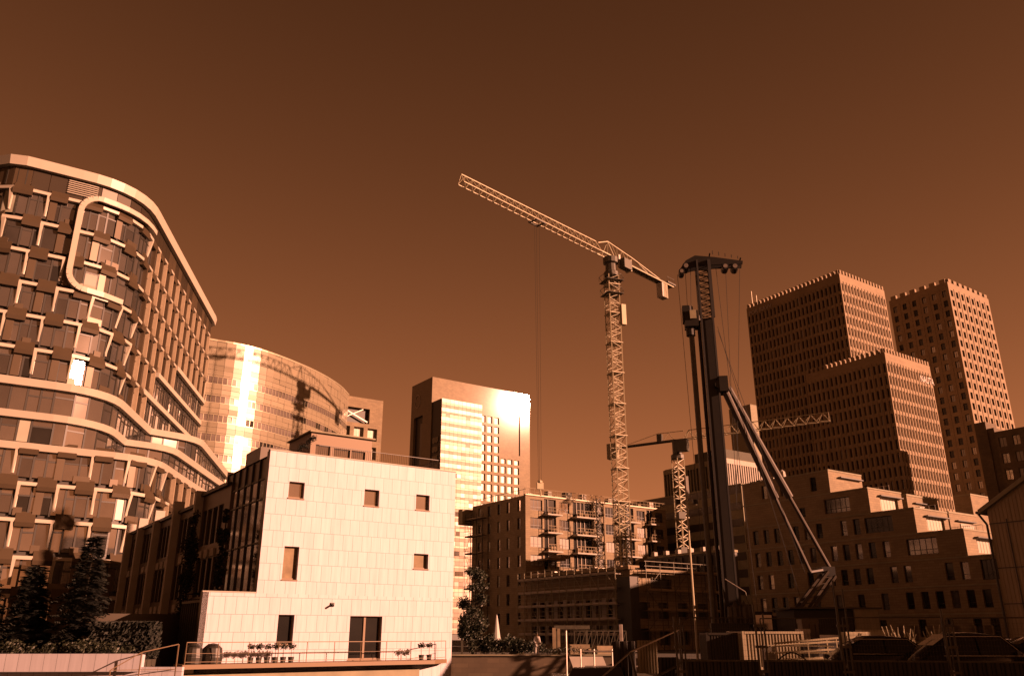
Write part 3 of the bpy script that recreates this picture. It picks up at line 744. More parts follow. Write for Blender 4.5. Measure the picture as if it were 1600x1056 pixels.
# ================================================================ glass and brick tower, centre
HM = 78.0; zm = HM + EYE
M0 = RP(676, 588.5, HM); MW = 38.6; KM = 78 / 88
tm = empty('glass_tower', (M0.x, M0.y, 0), 'tall brick tower with a bright glass front and glinting top corner, in the centre', 'tower')
ML = M0 + W_ * 13.7; un = Vector((U.y, -U.x))
rops = []
gx0, gx1 = 15.6, 34.5; pitch = (gx1 - gx0) / 7; fh = 3.21
z_row0 = zm - 9.9
for j in range(26):
    for i in range(7):
        z_ = z_row0 - j * fh - 2.3
        if z_ < 2: continue
        if i < 4 or j >= 4: rops.append((gx0 + i * pitch + .3, gx0 + (i + 1) * pitch - .45, z_, z_ + (2.3 if not (j == 4 and i > 3) else 1.6)))
slot = [(34.0, 34.55, z_row0 - 3.4 * fh - 1, zm - 8)]
lops = []
for j in range(14):
    for i in range(3):
        z_ = zm - 37 - j * fh * 1.3
        if z_ > 2: lops.append((2.0 + i * 2.7, 3.4 + i * 2.7, z_, z_ + 2.5))
big_slot = [(2.1, 8.0, zm - 33, zm - 11.5)]
b = MB(); facade(b, M0, GA, MW, 0, zm, rops + slot, .5); facade(b, ML, GA - R(90), 13.7, 0, zm, lops + big_slot, .8)
closed_box(b, M0, GA, MW, 13.7, 0, zm, skip=(0, 3)); b.build('wall', 'brick_glazed', tm)
add_windows(tm, M0, GA, rops, .42, ('glass_pale',), 'v2s', 100, lambda x, y, z: z > 34)
add_windows(tm, ML, GA - R(90), lops, .5, ('glass_dim',), 'v2', 40)
b = MB(); b.obox(ML, GA - R(90), 2.1, 8.0, -.85, -.8, zm - 33, zm - 11.5); b.build('slot_back', 'frame_dark', tm)
b = MB(); b.obox(ML, GA - R(90), 5.8, 7.9, -.79, -.5, zm - 32.5, zm - 14); b.build('pale_core', 'concrete_pale', tm)
b = MB(); p = ML - W_ * 4.4; c3 = Vector((p.x - .0, p.y)) + dirv(GA + R(180)) * .06
for k in range(14):
    a_, c_ = 2 * math.pi * k / 14, 2 * math.pi * (k + 1) / 14; dv = -W_
    P_ = lambda r, t: (c3.x + dv.x * r * math.cos(t), c3.y + dv.y * r * math.cos(t), zm - 6.2 + r * 1.25 * math.sin(t))
    b.bar(P_(1.75, a_), P_(1.75, c_), .12)
b.build('round_emblem', 'sign_metal', tm)
# projecting glass volume
g0 = M0 + un * 6.0 + U * .3; gwid = 15.0; zg = 69.6 + EYE
b = MB(); b.obox(g0, GA, 0, gwid, -5.95, -.4, 0, zg); b.build('glass_volume', 'frame_dark', tm)
b = MB(); wn2 = []; pw = gwid / 10
for j in range(27):
    z0_ = zg - (j + 1) * 2.9
    if z0_ < 0: break
    for i in range(10):
        for (a_, c_, m_) in ((0, .95, 0), (.95, 1.6, 0), (1.6, 2.9, 1)):
            if m_ == 1 and random.random() < (.5 if j in (8, 9, 12, 14, 16, 18) and i < 6 else .02): m_ = 2
            ty, tp = random.gauss(0, .003), random.gauss(0, .028)
            O2 = g0; P_ = lambda u, d, z: ((O2 + U * u + un * d).x, (O2 + U * u + un * d).y, z)
            q = [P_(i * pw + .03, ty, z0_ + a_ + .03), P_((i + 1) * pw - .03, -ty, z0_ + a_ + .03), P_((i + 1) * pw - .03, -ty - tp, z0_ + c_ - .03), P_(i * pw + .03, ty - tp, z0_ + c_ - .03)]
            wn2.append((q, m_)) if m_ else b.face(q, 1 if (a_ < .5) == (j % 3 != 1) or random.random() < .06 else 0)
    b.build('spandrel_row', ['band_pale', 'band_tan'], tm); b = MB()
b = MB()
for q, m_ in wn2[100:]: b.face(q, m_ - 1)
b.build('panes', ['pane_band', 'glass_dim'], tm, kind='stuff')
for q, m_ in wn2[:100]: b = MB(); b.face(q); b.build('pane', ['pane_band', 'glass_dim'][m_ - 1], tm)
b = MB()
for k in range(7):
    for j in range(5):
        z0_ = zg - 12 - k * 2.9; b.obox(g0 + W_ * 4.8, GA - R(90), j * .66, j * .66 + .4, .003, .25, z0_ - 1.6 - .3 * (j % 2), z0_)
b.build('stair_lattice', 'glass_pale', tm)
def HIT(O, a, px, py):                # (along, z) where the sight line meets a wall
    d = ray(px, py); u = dirv(a); n = Vector((u.y, -u.x)); O = Vector((O[0], O[1]))
    t = O.dot(n) / (d.x * n.x + d.y * n.y); p = Vector((d.x * t, d.y * t)); return (p - O).dot(u), EYE + d.z * t
def rect(O, a, x0, y0, x1, y1):
    u0, zb = HIT(O, a, (x0), y1); u1, zt = HIT(O, a, x1, y0); return (u0, u1, zb, zt)
# ================================================================ white panelled house
wh = empty('white_house', (WF0.x, WF0.y, 0), 'white panelled cubic house with small square windows above a balcony, left of centre', 'house')
zw = 9.65 + EYE; zl = HIT(WF0, WA, 360, 925)[1]; zbW = -2.7; dW = 8.0; wb = Vector((-WU.y, WU.x))
sq = [rect(WF0, WA, 450, 754, 476.5, 777), rect(WF0, WA, 568.5, 766, 593, 789.5), rect(WF0, WA, 649.5, 774, 671.5, 796),
      rect(WF0, WA, 440, 854, 468, 905), rect(WF0, WA, 646, 865.5, 669.5, 888), rect(WF0, WA, 431, 960, 460.5, 1008), rect(WF0, WA, 543, 962.5, 597.5, 1031)]
b = MB(); facade(b, WF0, WA, WL, zl, zw, [o for o in sq if o[2] > zl], .32)
lo = [o for o in sq if o[2] < zl]; facade(b, WX, WA, WL + 2.75, zbW, zl, [(o[0] + 2.75, o[1] + 2.75, o[2], o[3]) for o in lo], .32)
q = [WF1, WF1 + wb * dW, WF0 + wb * dW, WF0]
for i in (0, 1): 
    p_, r_ = q[i], q[i + 1]; b.face([(p_.x, p_.y, zbW), (r_.x, r_.y, zbW), (r_.x, r_.y, zw), (p_.x, p_.y, zw)])
b.face([(p.x, p.y, zw - .25) for p in q], 1)
p_, r_ = WX, WX + wb * 4
b.face([(WX.x, WX.y, zl), (WF0.x, WF0.y, zl), ((WF0 + wb * 4).x, (WF0 + wb * 4).y, zl), ((WX + wb * 4).x, (WX + wb * 4).y, zl)], 1)
b.build('wall', ['panel_white', 'roofing'], wh)
b = MB(); b.obox(WF0, WA, -.03, WL + .03, -.28, .03, zw + .002, zw + .07); b.build('coping', 'concrete_pale', wh)
b = MB(); b.obox(WX, WA, -.03, 2.72, -.28, .03, zl + .002, zl + .06); b.build('coping', 'concrete_pale', wh)
gls = ['glass', 'glass', 'glass', 'wood_plank', 'wood_plank', 'glass_dark', 'glass_dark']
for o, g in zip(sq, gls):
    w_, h_ = o[1] - o[0], o[3] - o[2]; isd = g == 'glass_dark' and w_ > 1.8
    p = WF0 + WU * o[0] - WN * .26
    b = MB(); f = .07
    O2 = p
    b.obox(O2, WA, 0, f, -.06, .05, o[2], o[3]); b.obox(O2, WA, w_ - f, w_, -.06, .05, o[2], o[3])
    b.obox(O2, WA, f, w_ - f, -.06, .05, o[2], o[2] + f * 1.4); b.obox(O2, WA, f, w_ - f, -.06, .05, o[3] - f, o[3])
    if isd: b.obox(O2, WA, w_ * .5 - .06, w_ * .5 + .06, -.06, .07, o[2] + f, o[3] - f)
    wo = b.build('sliding_door' if isd else 'window', 'frame_wood', wh)
    pn = MB(); A_ = O2 + WU * f; B_ = O2 + WU * (w_ - f); pn.face([(A_.x, A_.y, o[2] + f), (B_.x, B_.y, o[2] + f), (B_.x, B_.y, o[3] - f), (A_.x, A_.y, o[3] - f)])
    po = bpy.data.objects.new('pane', pn.mesh('pane', g)); COL.objects.link(po); po.parent = wo
    sb = MB(); sb.obox(WF0 + WU * o[0], WA, -.03, w_ + .03, -.22, .05, o[2] - .05, o[2] + .012)
    so_ = bpy.data.objects.new('sill', sb.mesh('sill', 'frame_wood')); COL.objects.link(so_); so_.parent = wo
cu_, cz_ = HIT(WF0, WA, 519, 944); p = WF0 + WU * cu_
b = MB(); b.obox(WF0, WA, cu_ - .1, cu_ + .1, 0, .08, cz_ - .1, cz_ + .1); q0 = p + WN * .1; q1 = p + WN * .38 - WU * .1; b.bar((q0.x, q0.y, cz_), (q1.x, q1.y, cz_ - .08), .055, 8)
b.build('security_camera', 'frame_dark', wh)
# dark glazed left side, upper volume
SOg = WF0 + wb * dW - WU * .0; sa = WA - R(90)
b = MB(); b.obox(SOg, sa, 0, dW - .5, -.3, -.1, 0, zw - .3); b.obox(SOg, sa, dW - .5, dW - .003, -.35, .002, zl + .07, zw); b.build('side_wall', 'bronze', wh)
b = MB()
for i in range(6): b.obox(SOg, sa, i * 1.25, i * 1.25 + .09, -.1, .0, zl, zw - .3)
for z_ in (zl + 2.6, zl + 5.0, zw - 1.5): b.obox(SOg, sa, 0.1, dW - .5, -.1, -.02, z_, z_ + .09)
b.build('side_mullions', 'frame_dark', wh)
for i in range(6):
    for z0_, z1_ in ((zl + .1, zl + 2.6), (zl + 2.7, zl + 5.0), (zl + 5.1, zw - 1.5)):
        b = MB(); O2 = SOg + dirv(sa) * (i * 1.25 + .09); n2 = Vector((dirv(sa).y, -dirv(sa).x)) * -.08
        A_ = O2 + n2; B_ = A_ + dirv(sa) * 1.14; b.face([(A_.x, A_.y, z0_), (B_.x, B_.y, z0_), (B_.x, B_.y, z1_), (A_.x, A_.y, z1_)]); b.build('side_pane', 'glass_dim' if (i + int(z0_)) % 3 else 'glass', wh)
# lower wing left side
b = MB(); LO = WX + wb * 4; b.obox(LO, sa, 0, 3.6, -.3, -.12, -2.7, zl - .3); b.obox(LO, sa, 3.6, 4, -.3, 0, -2.7, zl); b.build('wing_side', 'bronze', wh)
b = MB()
for i in range(9): b.obox(LO, sa, i * .42, i * .42 + .05, -.12, -.03, 0, zl - .3)
b.obox(LO, sa, 0, 3.6, -.12, .0, zl - .5, zl - .38); b.build('wing_slats', 'frame_dark', wh)
# roof penthouse with wide windows
PH = RP(487, 675, 12.3); phl = 4.3; ph0 = zw - .25; phz = 12.3 + EYE
ph = MB(); po_ = [(.35, 1.35, ph0 + .3, phz - .75), (1.6, 2.75, ph0 + .3, phz - .85), (2.85, 3.85, ph0 + .3, phz - .85)]
facade(ph, PH, WA, phl, ph0, phz, po_, .2); closed_box(ph, PH, WA, phl, 4, ph0, phz, skip=(0,)); ph.build('penthouse_wall', 'frame_wood', wh)
add_windows(wh, PH, WA, po_, .15, ('glass', 'glass_dim'), '', seed=2, name='penthouse_window')
b = MB(); b.obox(PH, WA, -.15, phl + .15, -4.1, .2, phz + .003, phz + .1); b.build('penthouse_roof', 'concrete', wh)
b = MB(); b.obox(PH, WA, -3.0, -.1, -3.5, -.6, ph0, phz - 1.2); b.build('stair_hood', 'bronze', wh)
# roof railing
def rail(name, pts, z0, h, root, n, mname='frame_dark', r=.014, mid=False, top=.022):
    P = Path([Vector(p) for p in pts]); b = MB()
    for k in range(n + 1): p = P.at(P.len * k / n); b.bar((p.x, p.y, z0), (p.x, p.y, z0 + h), r)
    for a_, c_ in zip(pts, pts[1:]):
        b.bar((a_[0], a_[1], z0 + h), (c_[0], c_[1], z0 + h), top); b.bar((a_[0], a_[1], z0 + .08), (c_[0], c_[1], z0 + .08), r)
        if mid: b.bar((a_[0], a_[1], z0 + h * .45), (c_[0], c_[1], z0 + h * .45), r)
    return b.build(name, mname, root)
r0 = WF0 - WN * .5; rail('roof_railing', [r0 + WU * 3.0, r0 + WU * 11.0, r0 + WU * 11.0 - WN * 3], zw - .25, 1.0, wh, 90, r=.011)
# ---- balcony
bz = .27; bd = 1.75; bs0 = -3.75; bs1 = 11.4
b = MB(); b.obox(WF0, WA, bs0, bs1 - 1.5, .003, bd, bz - .2, bz)
A_ = [WF0 + WU * (bs1 - 1.5), WF0 + WU * (bs1 - 1.5) + WN * bd, WF0 + WU * bs1 + WN * .5, WF0 + WU * bs1]
b.prism([(p.x + .001, p.y) for p in [A_[0] + WN * .003, A_[1], A_[2], A_[3] + WN * .003]], bz - .2, bz)
b.build('balcony_slab', 'frame_wood', wh)
fr = WF0 + WN * (bd - .08)
for a_, c_, n in ((fr + WU * (bs0 + .1), fr + WU * (bs1 - 1.5), 9), (fr + WU * (bs1 - 1.5), WF0 + WU * (bs1 - .1) + WN * .5, 1)):
    b = MB()
    for k in range(n + 1): p = a_.lerp(c_, k / n); b.bar((p.x, p.y, bz), (p.x, p.y, bz + 1.0), .022)
    for hh, rr_ in ((1.0, .026), (.12, .016), (.5, .012)): b.bar((a_.x, a_.y, bz + hh), (c_.x, c_.y, bz + hh), rr_)
    b.build('balcony_railing', 'frame_wood', wh)
# stepped dark water stair at the left end
b = MB(); b.obox(WF0, WA, bs0 - 2.2, bs0 - .1, .1, 1.6, -2.6, -.25); b.obox(WF0, WA, bs0 - 1.1, bs0 - .1, .2, 1.5, -.247, .1); b.build('side_steps', 'frame_wood', wh)
# soffit wall below, rough stone
b = MB(); b.obox(WF0, WA, bs0, bs1 - 2, .004, .9, -2.65, bz - .45); b.build('stone_plinth', 'concrete', wh)
# potted shrubs on the balcony
def leaf_blob(b, c, rx, ry, rz, n, s, rnd, m=0, shell=.55):
    for _ in range(n):
        th = rnd.uniform(0, 2 * math.pi); z = rnd.uniform(-1, 1); k = rnd.uniform(shell, 1) ; q = math.sqrt(1 - z * z)
        p = Vector((c[0] + rx * q * math.cos(th) * k, c[1] + ry * q * math.sin(th) * k, c[2] + rz * z * k))
        a = Vector((rnd.gauss(0, 1), rnd.gauss(0, 1), rnd.gauss(0, 1))).normalized(); e = a.orthogonal().normalized(); g = a.cross(e); ss = s * rnd.uniform(.6, 1.3)
        b.face([p - e * ss * .5, p + g * ss * .28, p + e * ss * .5, p - g * ss * .28], m)
rnd = random.Random(3)
proto = empty('potted_shrub', (0, 0, 0))
b = MB(); b.lathe((0, 0), [(.0, .002), (.12, .002), (.16, .28), (.13, .28), (.0, .26)], 10); b.build('pot', 'frame_dark', proto)
b = MB(); b.bar((0, 0, .25), (0, 0, .62), .015); leaf_blob(b, (0, 0, .78), .24, .24, .17, 160, .1, rnd, 1, .2); b.build('plant', ['bark', 'leaves'], proto)
plab = ['first', 'second', 'third', 'fourth', 'fifth', 'sixth']
pos = [(-.35 + .42 * i) for i in range(6)] + [9.35, 9.85]
for i, s_ in enumerate(pos):
    o = proto if i == 0 else copy_tree(proto); p = WF0 + WU * (s_ + .0) + WN * 1.15; o.location = (p.x, p.y, bz); o.rotation_euler.z = i * 1.3
    lab = f'potted ball shrub, {plab[i]} from the left in the balcony row of six' if i < 6 else ('potted ball shrub, left one of the pair right of the balcony door', 'potted ball shrub, right one of the pair right of the balcony door')[i - 6]
    tag(o, lab, 'potted plant', 'potted shrubs on the balcony')
for i, (s_, k) in enumerate(((-3.1, 1.0), (-2.2, 1.15))):
    p = WF0 + WU * s_ + WN * .9; b = MB(); b.lathe((0, 0), [(0, 0), (.42 * k, 0), (.46 * k, .3), (.4 * k, .72), (.2 * k, .92), (0, .96)], 14)
    o = b.build('covered_grill', 'frame_dark'); o.location = (p.x, p.y, bz + .002)
    tag(o, ('smaller dark covered barbecue at the left end of the balcony', 'larger dark covered barbecue beside the dark side wall of the balcony')[i], 'barbecue', 'covered barbecues on the balcony')

# ================================================================ white retaining wall at far left
a_ = Vector((-62, 39.6)); c_ = Vector((-17.3, 41.4)); ra = math.atan2((c_ - a_).y, (c_ - a_).x); rl = (c_ - a_).length
b = MB(); b.obox(a_, ra, 0, rl, -.35, 0, -2.65, .78); o = b.build('retaining_wall', 'panel_white'); tag(o, 'low white panelled quay wall in front of the fir trees at the left', 'wall')
b = MB(); b.obox(c_, ra, .003, 1.9, -.3, -.02, -2.65, .2); o = b.build('quay_step_wall', 'panel_white'); tag(o, 'short lower white wall by the balcony steps', 'wall')
sr = empty('step_railing', (c_.x, c_.y, 0), 'thin sloping handrail between the white quay wall and the balcony', 'railing')
p0, p1, p2 = c_ + Vector((-1.0, -.9)), c_ + Vector((.15, -.5)), c_ + Vector((1.6, .1))
b = MB(); b.bar((p0.x, p0.y, .1), (p1.x, p1.y, .85), .03); b.bar((p1.x, p1.y, .85), (p2.x, p2.y, 1.2), .03); b.bar((p0.x, p0.y, .1), (p2.x, p2.y, .1), .02); b.build('handrail', 'frame_wood', sr)
for p, z in ((p0, .1), (p1, .85), (p2, 1.2)): b = MB(); b.bar((p.x, p.y, -1.6), (p.x, p.y, z), .03); b.build('post', 'frame_wood', sr)
b = MB(); b.obox(a_, ra, 0, rl, -2.6, -.36, -.002, .5); o = b.build('planting_bed', 'ground'); tag(o, kind='structure')

# ================================================================ terraced houses in a row behind the white house
fs = [6.6, 12.9, 18.6, 24.4, 30.0, 34.6]; base = WF0.copy(); Pn = Vector((-math.sin(GA + R(90)), math.cos(GA + R(90)))) * 1.0
LN = Vector((-U.x, -U.y))                                # outward, to the left
tl = ['closest to the white house', 'second from the white house', 'middle one of the row', 'second nearest the curved office', 'nearest the curved office']
for i in range(5):
    s0, s1 = fs[i], fs[i + 1]; ln = s1 - s0; O = base + W_ * s1 + LN * .0; zt = 9.05 + EYE - .9 + (.5 if i == 0 else 0)
    th = empty('terraced_house', (O.x, O.y, 0), f'narrow glazed terraced house with a pale stone fin, {tl[i]}', 'house', 'terraced houses behind the white house')
    ops = []
    for k in range(3):
        z_ = .5 + k * 3.15
        for j in range(4): x_ = .5 + j * (ln - 1.5) / 4; ops.append((x_, x_ + (ln - 1.5) / 4 - .22, z_ + .2, z_ + 2.5))
    b = MB(); facade(b, O - LN * .0, GA - R(90), ln, 0, zt, ops, .2)
    b.face([(O.x, O.y, zt), ((O - W_ * ln).x, (O - W_ * ln).y, zt), ((O - W_ * ln + U * 8).x, (O - W_ * ln + U * 8).y, zt), ((O + U * 8).x, (O + U * 8).y, zt)])
    q = [O - W_ * ln, O - W_ * ln + U * 8, O + U * 8, O]
    for j in range(3): b.face([(q[j].x, q[j].y, 0), (q[j + 1].x, q[j + 1].y, 0), (q[j + 1].x, q[j + 1].y, zt), (q[j].x, q[j].y, zt)])
    b.build('wall', 'bronze_pale', th)
    add_windows(th, O, GA - R(90), ops, .16, ('glass_dim', 'glass_dark', 'glass', 'glass_dark'), 'v2', seed=i + 60)
    for k in range(1, 3):
        z_ = .1 + k * 3.15
        for j in range(3): b = MB(); b.obox(O, GA - R(90), .9 + j * 1.3 + (i % 2) * .8, 1.7 + j * 1.3 + (i % 2) * .8, .003, .12, z_ - .2, z_ + .28); b.build('blind_box', 'blind', th)
    b = MB(); b.obox(O, GA - R(90), -.25, .25, -.2, .5, 0, 9.05 + EYE + (0 if i else .0)); b.build('fin', 'concrete_pale', th)
    b = MB(); b.obox(O, GA - R(90), .3, ln - .3, -.2, .2, zt + .003, zt + .22); b.build('eaves', 'frame_dark', th)
# low annex
AX = RP(262, 962, .9); b = MB(); b.box((-21.5, 49.5), 5, 3.4, 0, 2.7, WA); o = b.build('garden_annex', 'bronze'); tag(o, 'low brown annex behind the hedge, below the terraced houses', 'shed')

# ================================================================ trees and hedges
def conifer(h, r, rnd, n=26):
    t = MB(); t.bar((0, 0, 0), (0, 0, h * .97), .11, 6, r2=.015); f = MB()
    for k in range(n):
        z = h * (.08 + .9 * k / n); L_ = r * (1 - k / n) ** .8 * rnd.uniform(.7, 1.15) + .1
        for j in range(rnd.randint(7, 10)):
            a = rnd.uniform(0, 2 * math.pi); d = Vector((math.cos(a), math.sin(a), rnd.uniform(-.25, .1))); l2 = L_ * rnd.uniform(.65, 1.15)
            m = max(4, int(l2 / .085))
            for q in range(m):
                p = Vector((0, 0, z)) + d * l2 * (q + 1) / m + Vector((0, 0, -.12 * ((q + 1) / m) ** 2))
                wd = (.30 * (1 - q / m) + .10) * rnd.uniform(.7, 1.2) * (.5 + .5 * r)
                s_ = Vector((-d.y, d.x, 0)); 
                for sg in (-1, 1):
                    e = p + s_ * sg * wd + d * wd * .5 + Vector((0, 0, rnd.uniform(-.12, .05)))
                    f.face([p, p + d * .09 + Vector((0, 0, .02)), e, p - d * .05 + (e - p) * .5 - Vector((0, 0, .03))])
    return t, f
rnd = random.Random(12)
cl_ = [('fir_tree', -30.5, 47.0, 6.9, 1.6, 'dark fir tree cut by the left edge, behind the white quay wall'),
       ('fir_tree', -27.6, 44.4, 6.2, 1.35, 'dark fir tree above the little lantern house on the quay wall'),
       ('fir_tree', -25.0, 45.0, 5.2, 1.25, 'broad dark fir tree, shortest of the four, in the middle of the row'),
       ('fir_tree', -22.0, 44.6, 6.75, 1.15, 'slim tall fir tree beside the dark clipped hedge')]
for nm_, x, y, h, r, lab in cl_:
    root = empty(nm_, (x, y, 0), lab, 'tree', 'fir trees behind the quay wall'); t, f = conifer(h, r * 1.6, rnd, 40)
    for mb_, n_, m_ in ((t, 'trunk', 'bark'), (f, 'foliage', 'needles')):
        o = bpy.data.objects.new(n_, mb_.mesh(n_, m_)); COL.objects.link(o); o.parent = root
def box_hedge(name, c, sx, sy, z0, z1, a, n, lab, s=.13, m='leaves'):
    b = MB(); u, v = dirv(a), dirv(a + R(90)); b.box(c, sx * .8, sy * .8, z0, z1 - .1, a, 1)
    for _ in range(n):
        q = [rnd.uniform(-1, 1), rnd.uniform(-1, 1), rnd.uniform(0, 1)]; k = rnd.choice((0, 1, 2)); 
        if k < 2: q[k] = (1 if q[k] > 0 else -1) * rnd.uniform(.85, 1.06)
        else: q[2] = rnd.uniform(.92, 1.05)
        p = Vector((c[0], c[1])) + u * q[0] * sx / 2 + v * q[1] * sy / 2; p = Vector((p.x, p.y, z0 + (z1 - z0) * q[2]))
        a_ = Vector((rnd.gauss(0, 1), rnd.gauss(0, 1), rnd.gauss(0, 1))).normalized(); e = a_.orthogonal().normalized(); g = a_.cross(e)
        b.face([p - e * s, p + g * s * .5, p + e * s, p - g * s * .5])
    o = b.build(name, [m, m]); return tag(o, lab, 'hedge')
box_hedge('clipped_hedge', (-19.4, 44.0), 3.0, 1.2, 0, 2.1, 0, 5000, 'dark clipped hedge between the slim fir and the white house', m='needles')
b = MB()
for k in range(26): leaf_blob(b, (-34 + k * .62 + rnd.uniform(-.2, .2), 42.2 + rnd.uniform(-.4, .6), .75 + rnd.uniform(0, .35)), .5, .45, .42, 190, .14, rnd, 0, .2)
o = b.build('low_shrubs', 'leaves', kind='stuff')
# climbing plants on the terraces
for (x, y, h, lab) in ((-18.75, 49.6, 8.6, 'tall narrow dark ivy column in front of the terraced houses'), (-16.4, 47.9, 8.4, 'thin ivy climbing the dark glass side of the white house')):
    root = empty('ivy_column', (x, y, 0), lab, 'tree'); thin = x > -17
    t = MB(); t.bar((0, 0, 0), (.1, 0, h), .05, 5); o = bpy.data.objects.new('stem', t.mesh('stem', 'bark')); COL.objects.link(o); o.parent = root
    f = MB()
    for k in range(60 if not thin else 34):
        z = rnd.uniform(2.0 if not thin else 3.2, h - .1); r = (.42 if not thin else .3) * (1 - abs(z - h * .55) / h * .9) * rnd.uniform(.7, 1.2)
        leaf_blob(f, (rnd.gauss(0, .1), rnd.gauss(0, .1), z), r, r, r * 1.2, 110, .15, rnd, 0, .2)
    o = bpy.data.objects.new('foliage', f.mesh('foliage', 'needles')); COL.objects.link(o); o.parent = root
# lantern house on the quay wall
ln_ = empty('garden_lantern', (-27.2, 40.85, .78), 'little open lantern house with a pitched roof, on the white quay wall', 'lantern')
x, y = -27.2, 40.85
for dx in (-.33, .33):
    for dy in (-.12, .12): b = MB(); b.bar((x + dx, y + dy, .78), (x + dx, y + dy, 1.3), .022); b.build('post', 'steel_dull', ln_)
b = MB()
for s_ in (-1, 1): b.bar((x + s_ * .4, y - .14, 1.3), (x, y - .14, 1.5), .03); b.bar((x + s_ * .4, y + .14, 1.3), (x, y + .14, 1.5), .03); b.bar((x + s_ * .38, y - .14, 1.3), (x + s_ * .38, y + .14, 1.3), .02)
b.bar((x, y - .14, 1.5), (x, y + .14, 1.5), .02); b.build('roof', 'steel_dull', ln_)
b = MB(); b.lathe((x, y), [(0, .79), (.09, .79), (.1, .95), (.06, 1.05), (0, 1.06)], 8); b.build('candle', 'concrete_pale', ln_)
# tree and bushes right of the white house
def broad_tree(name, x, y, h, r, lab, n=26, z0=0.0, cat='tree', leaf=.2, mm='leaves'):
    root = empty(name, (x, y, 0), lab, cat); t = MB(); t.bar((0, 0, 0), (.1, .05, h * .5), .12, 6, r2=.07); f = MB()
    for k in range(n):
        th = rnd.uniform(0, 6.28); z = rnd.uniform(.22, .95) * h; rr = r * math.sin(min(1, (z / h)) * math.pi * .92) ** .6 * rnd.uniform(.15, .8)
        c = (rr * math.cos(th), rr * math.sin(th), z); t.bar((.08, .04, min(h * .5, z * .6)), c, .035, 4, r2=.012); q = r * rnd.uniform(.22, .38)
        leaf_blob(f, c, q, q, q * .8, 230, leaf, rnd, 0, .1)
    for mb_, n_, m_ in ((t, 'trunk', 'bark'), (f, 'crown', mm)):
        o = bpy.data.objects.new(n_, mb_.mesh(n_, m_)); COL.objects.link(o); o.parent = root
    return root
broad_tree('leafy_tree', -3.0, 67.0, 6.6, 1.9, 'bushy tree just right of the white house corner', 30)
b = MB()
for k in range(34): leaf_blob(b, (-3.0 + k * .145 + rnd.uniform(-.3, .3), 66.0 + rnd.uniform(-.8, .8), .5 + rnd.uniform(0, 1.0) * (1 - k / 60)), .55, .5, .5, 170, .17, rnd, 0, .1)
b.build('quay_bushes', 'leaves', kind='stuff')
p = RP(478, 676, 12.2); root = empty('roof_shrub', (p.x, p.y, ph0), 'dark shrub on the roof beside the penthouse', 'plant')
b = MB(); 
for k in range(8): leaf_blob(b, (-.6 + k * .17, 0, 1.4 + .12 * k + rnd.uniform(0, .3)), .24, .24, .22, 90, .11, rnd, 0, .1)
o = bpy.data.objects.new('foliage', b.mesh('foliage', 'needles')); COL.objects.link(o); o.parent = root
b = MB(); b.box((0, 0), .4, .4, 0, .45); b.bar((0, 0, .4), (.1, 0, 1.6), .03); o = bpy.data.objects.new('planter', b.mesh('planter', 'frame_dark')); COL.objects.link(o); o.parent = root
# ================================================================ lattice helpers
def lattice_mast(root, x, y, z0, z1, w, n, a, rc, rd, name='mast', m='crane_steel', lad=True):
    u, v = dirv(a) * w / 2, dirv(a + R(90)) * w / 2; C_ = Vector((x, y)); cs = [C_ - u - v, C_ + u - v, C_ + u + v, C_ - u + v]
    b = MB()
    for c in cs: b.bar((c.x, c.y, z0), (c.x, c.y, z1), rc)
    for k in range(n):
        za, zb_ = z0 + (z1 - z0) * k / n, z0 + (z1 - z0) * (k + 1) / n; zm_ = (za + zb_) / 2
        for i in range(4):
            p, q = cs[i], cs[(i + 1) % 4]
            if (k + i) % 2: p, q = q, p
            b.bar((p.x, p.y, za), (q.x, q.y, zm_), rd, cap=False); b.bar((q.x, q.y, zm_), (p.x, p.y, zb_), rd, cap=False)
            b.bar((p.x, p.y, za), (q.x, q.y, za), rd * .9, cap=False)
        if k % 3 == 0: b.box((x, y), w + rc * 3, w + rc * 3, za - .06, za + .06, a)
    if lad:
        p = C_ + u * .3 + v * .2; q = C_ - u * .1 + v * .2; b.bar((p.x, p.y, z0), (p.x, p.y, z1), rd * .7); b.bar((q.x, q.y, z0), (q.x, q.y, z1), rd * .7)
    return b.build(name, m, root)
def tri_jib(root, A, B, wd, dp, n, rc, rd, name, m='crane_steel', dp2=None, off=0, flip=False):
    # A, B: 3-D ends of the bottom centre line; two bottom chords, one top chord
    A, B = Vector(A), Vector(B); t = (B - A).normalized(); s = Vector((-t.y, t.x, 0)).normalized() * wd / 2; b = MB(); dp2 = dp2 or dp
    pts = []
    for k in range(n + 1):
        c = A.lerp(B, k / n); d_ = dp + (dp2 - dp) * k / n; tc = c + Vector((0, 0, d_)) + (B - A) / n * .5 * (0 if k == n else 1); pts.append((c - s, c + s, tc))
    for (a1, a2, a3), (b1, b2, b3) in zip(pts, pts[1:]):
        b.bar(a1, b1, rc); b.bar(a2, b2, rc); b.bar(a3, b3, rc * 1.1)
        for q in (a1, a2): b.bar(q, a3, rd, cap=False)
        for q in (b1, b2): b.bar(a3, q, rd, cap=False)
        b.bar(a1, a2, rd, cap=False); b.bar(a1, b2, rd, cap=False)
    b.bar(pts[-1][0], pts[-1][1], rd); b.bar(pts[-1][0], pts[-1][2], rd); b.bar(pts[-1][1], pts[-1][2], rd); b.bar(pts[0][0], pts[0][2], rc); b.bar(pts[0][1], pts[0][2], rc)
    return b.build(name, m, root)
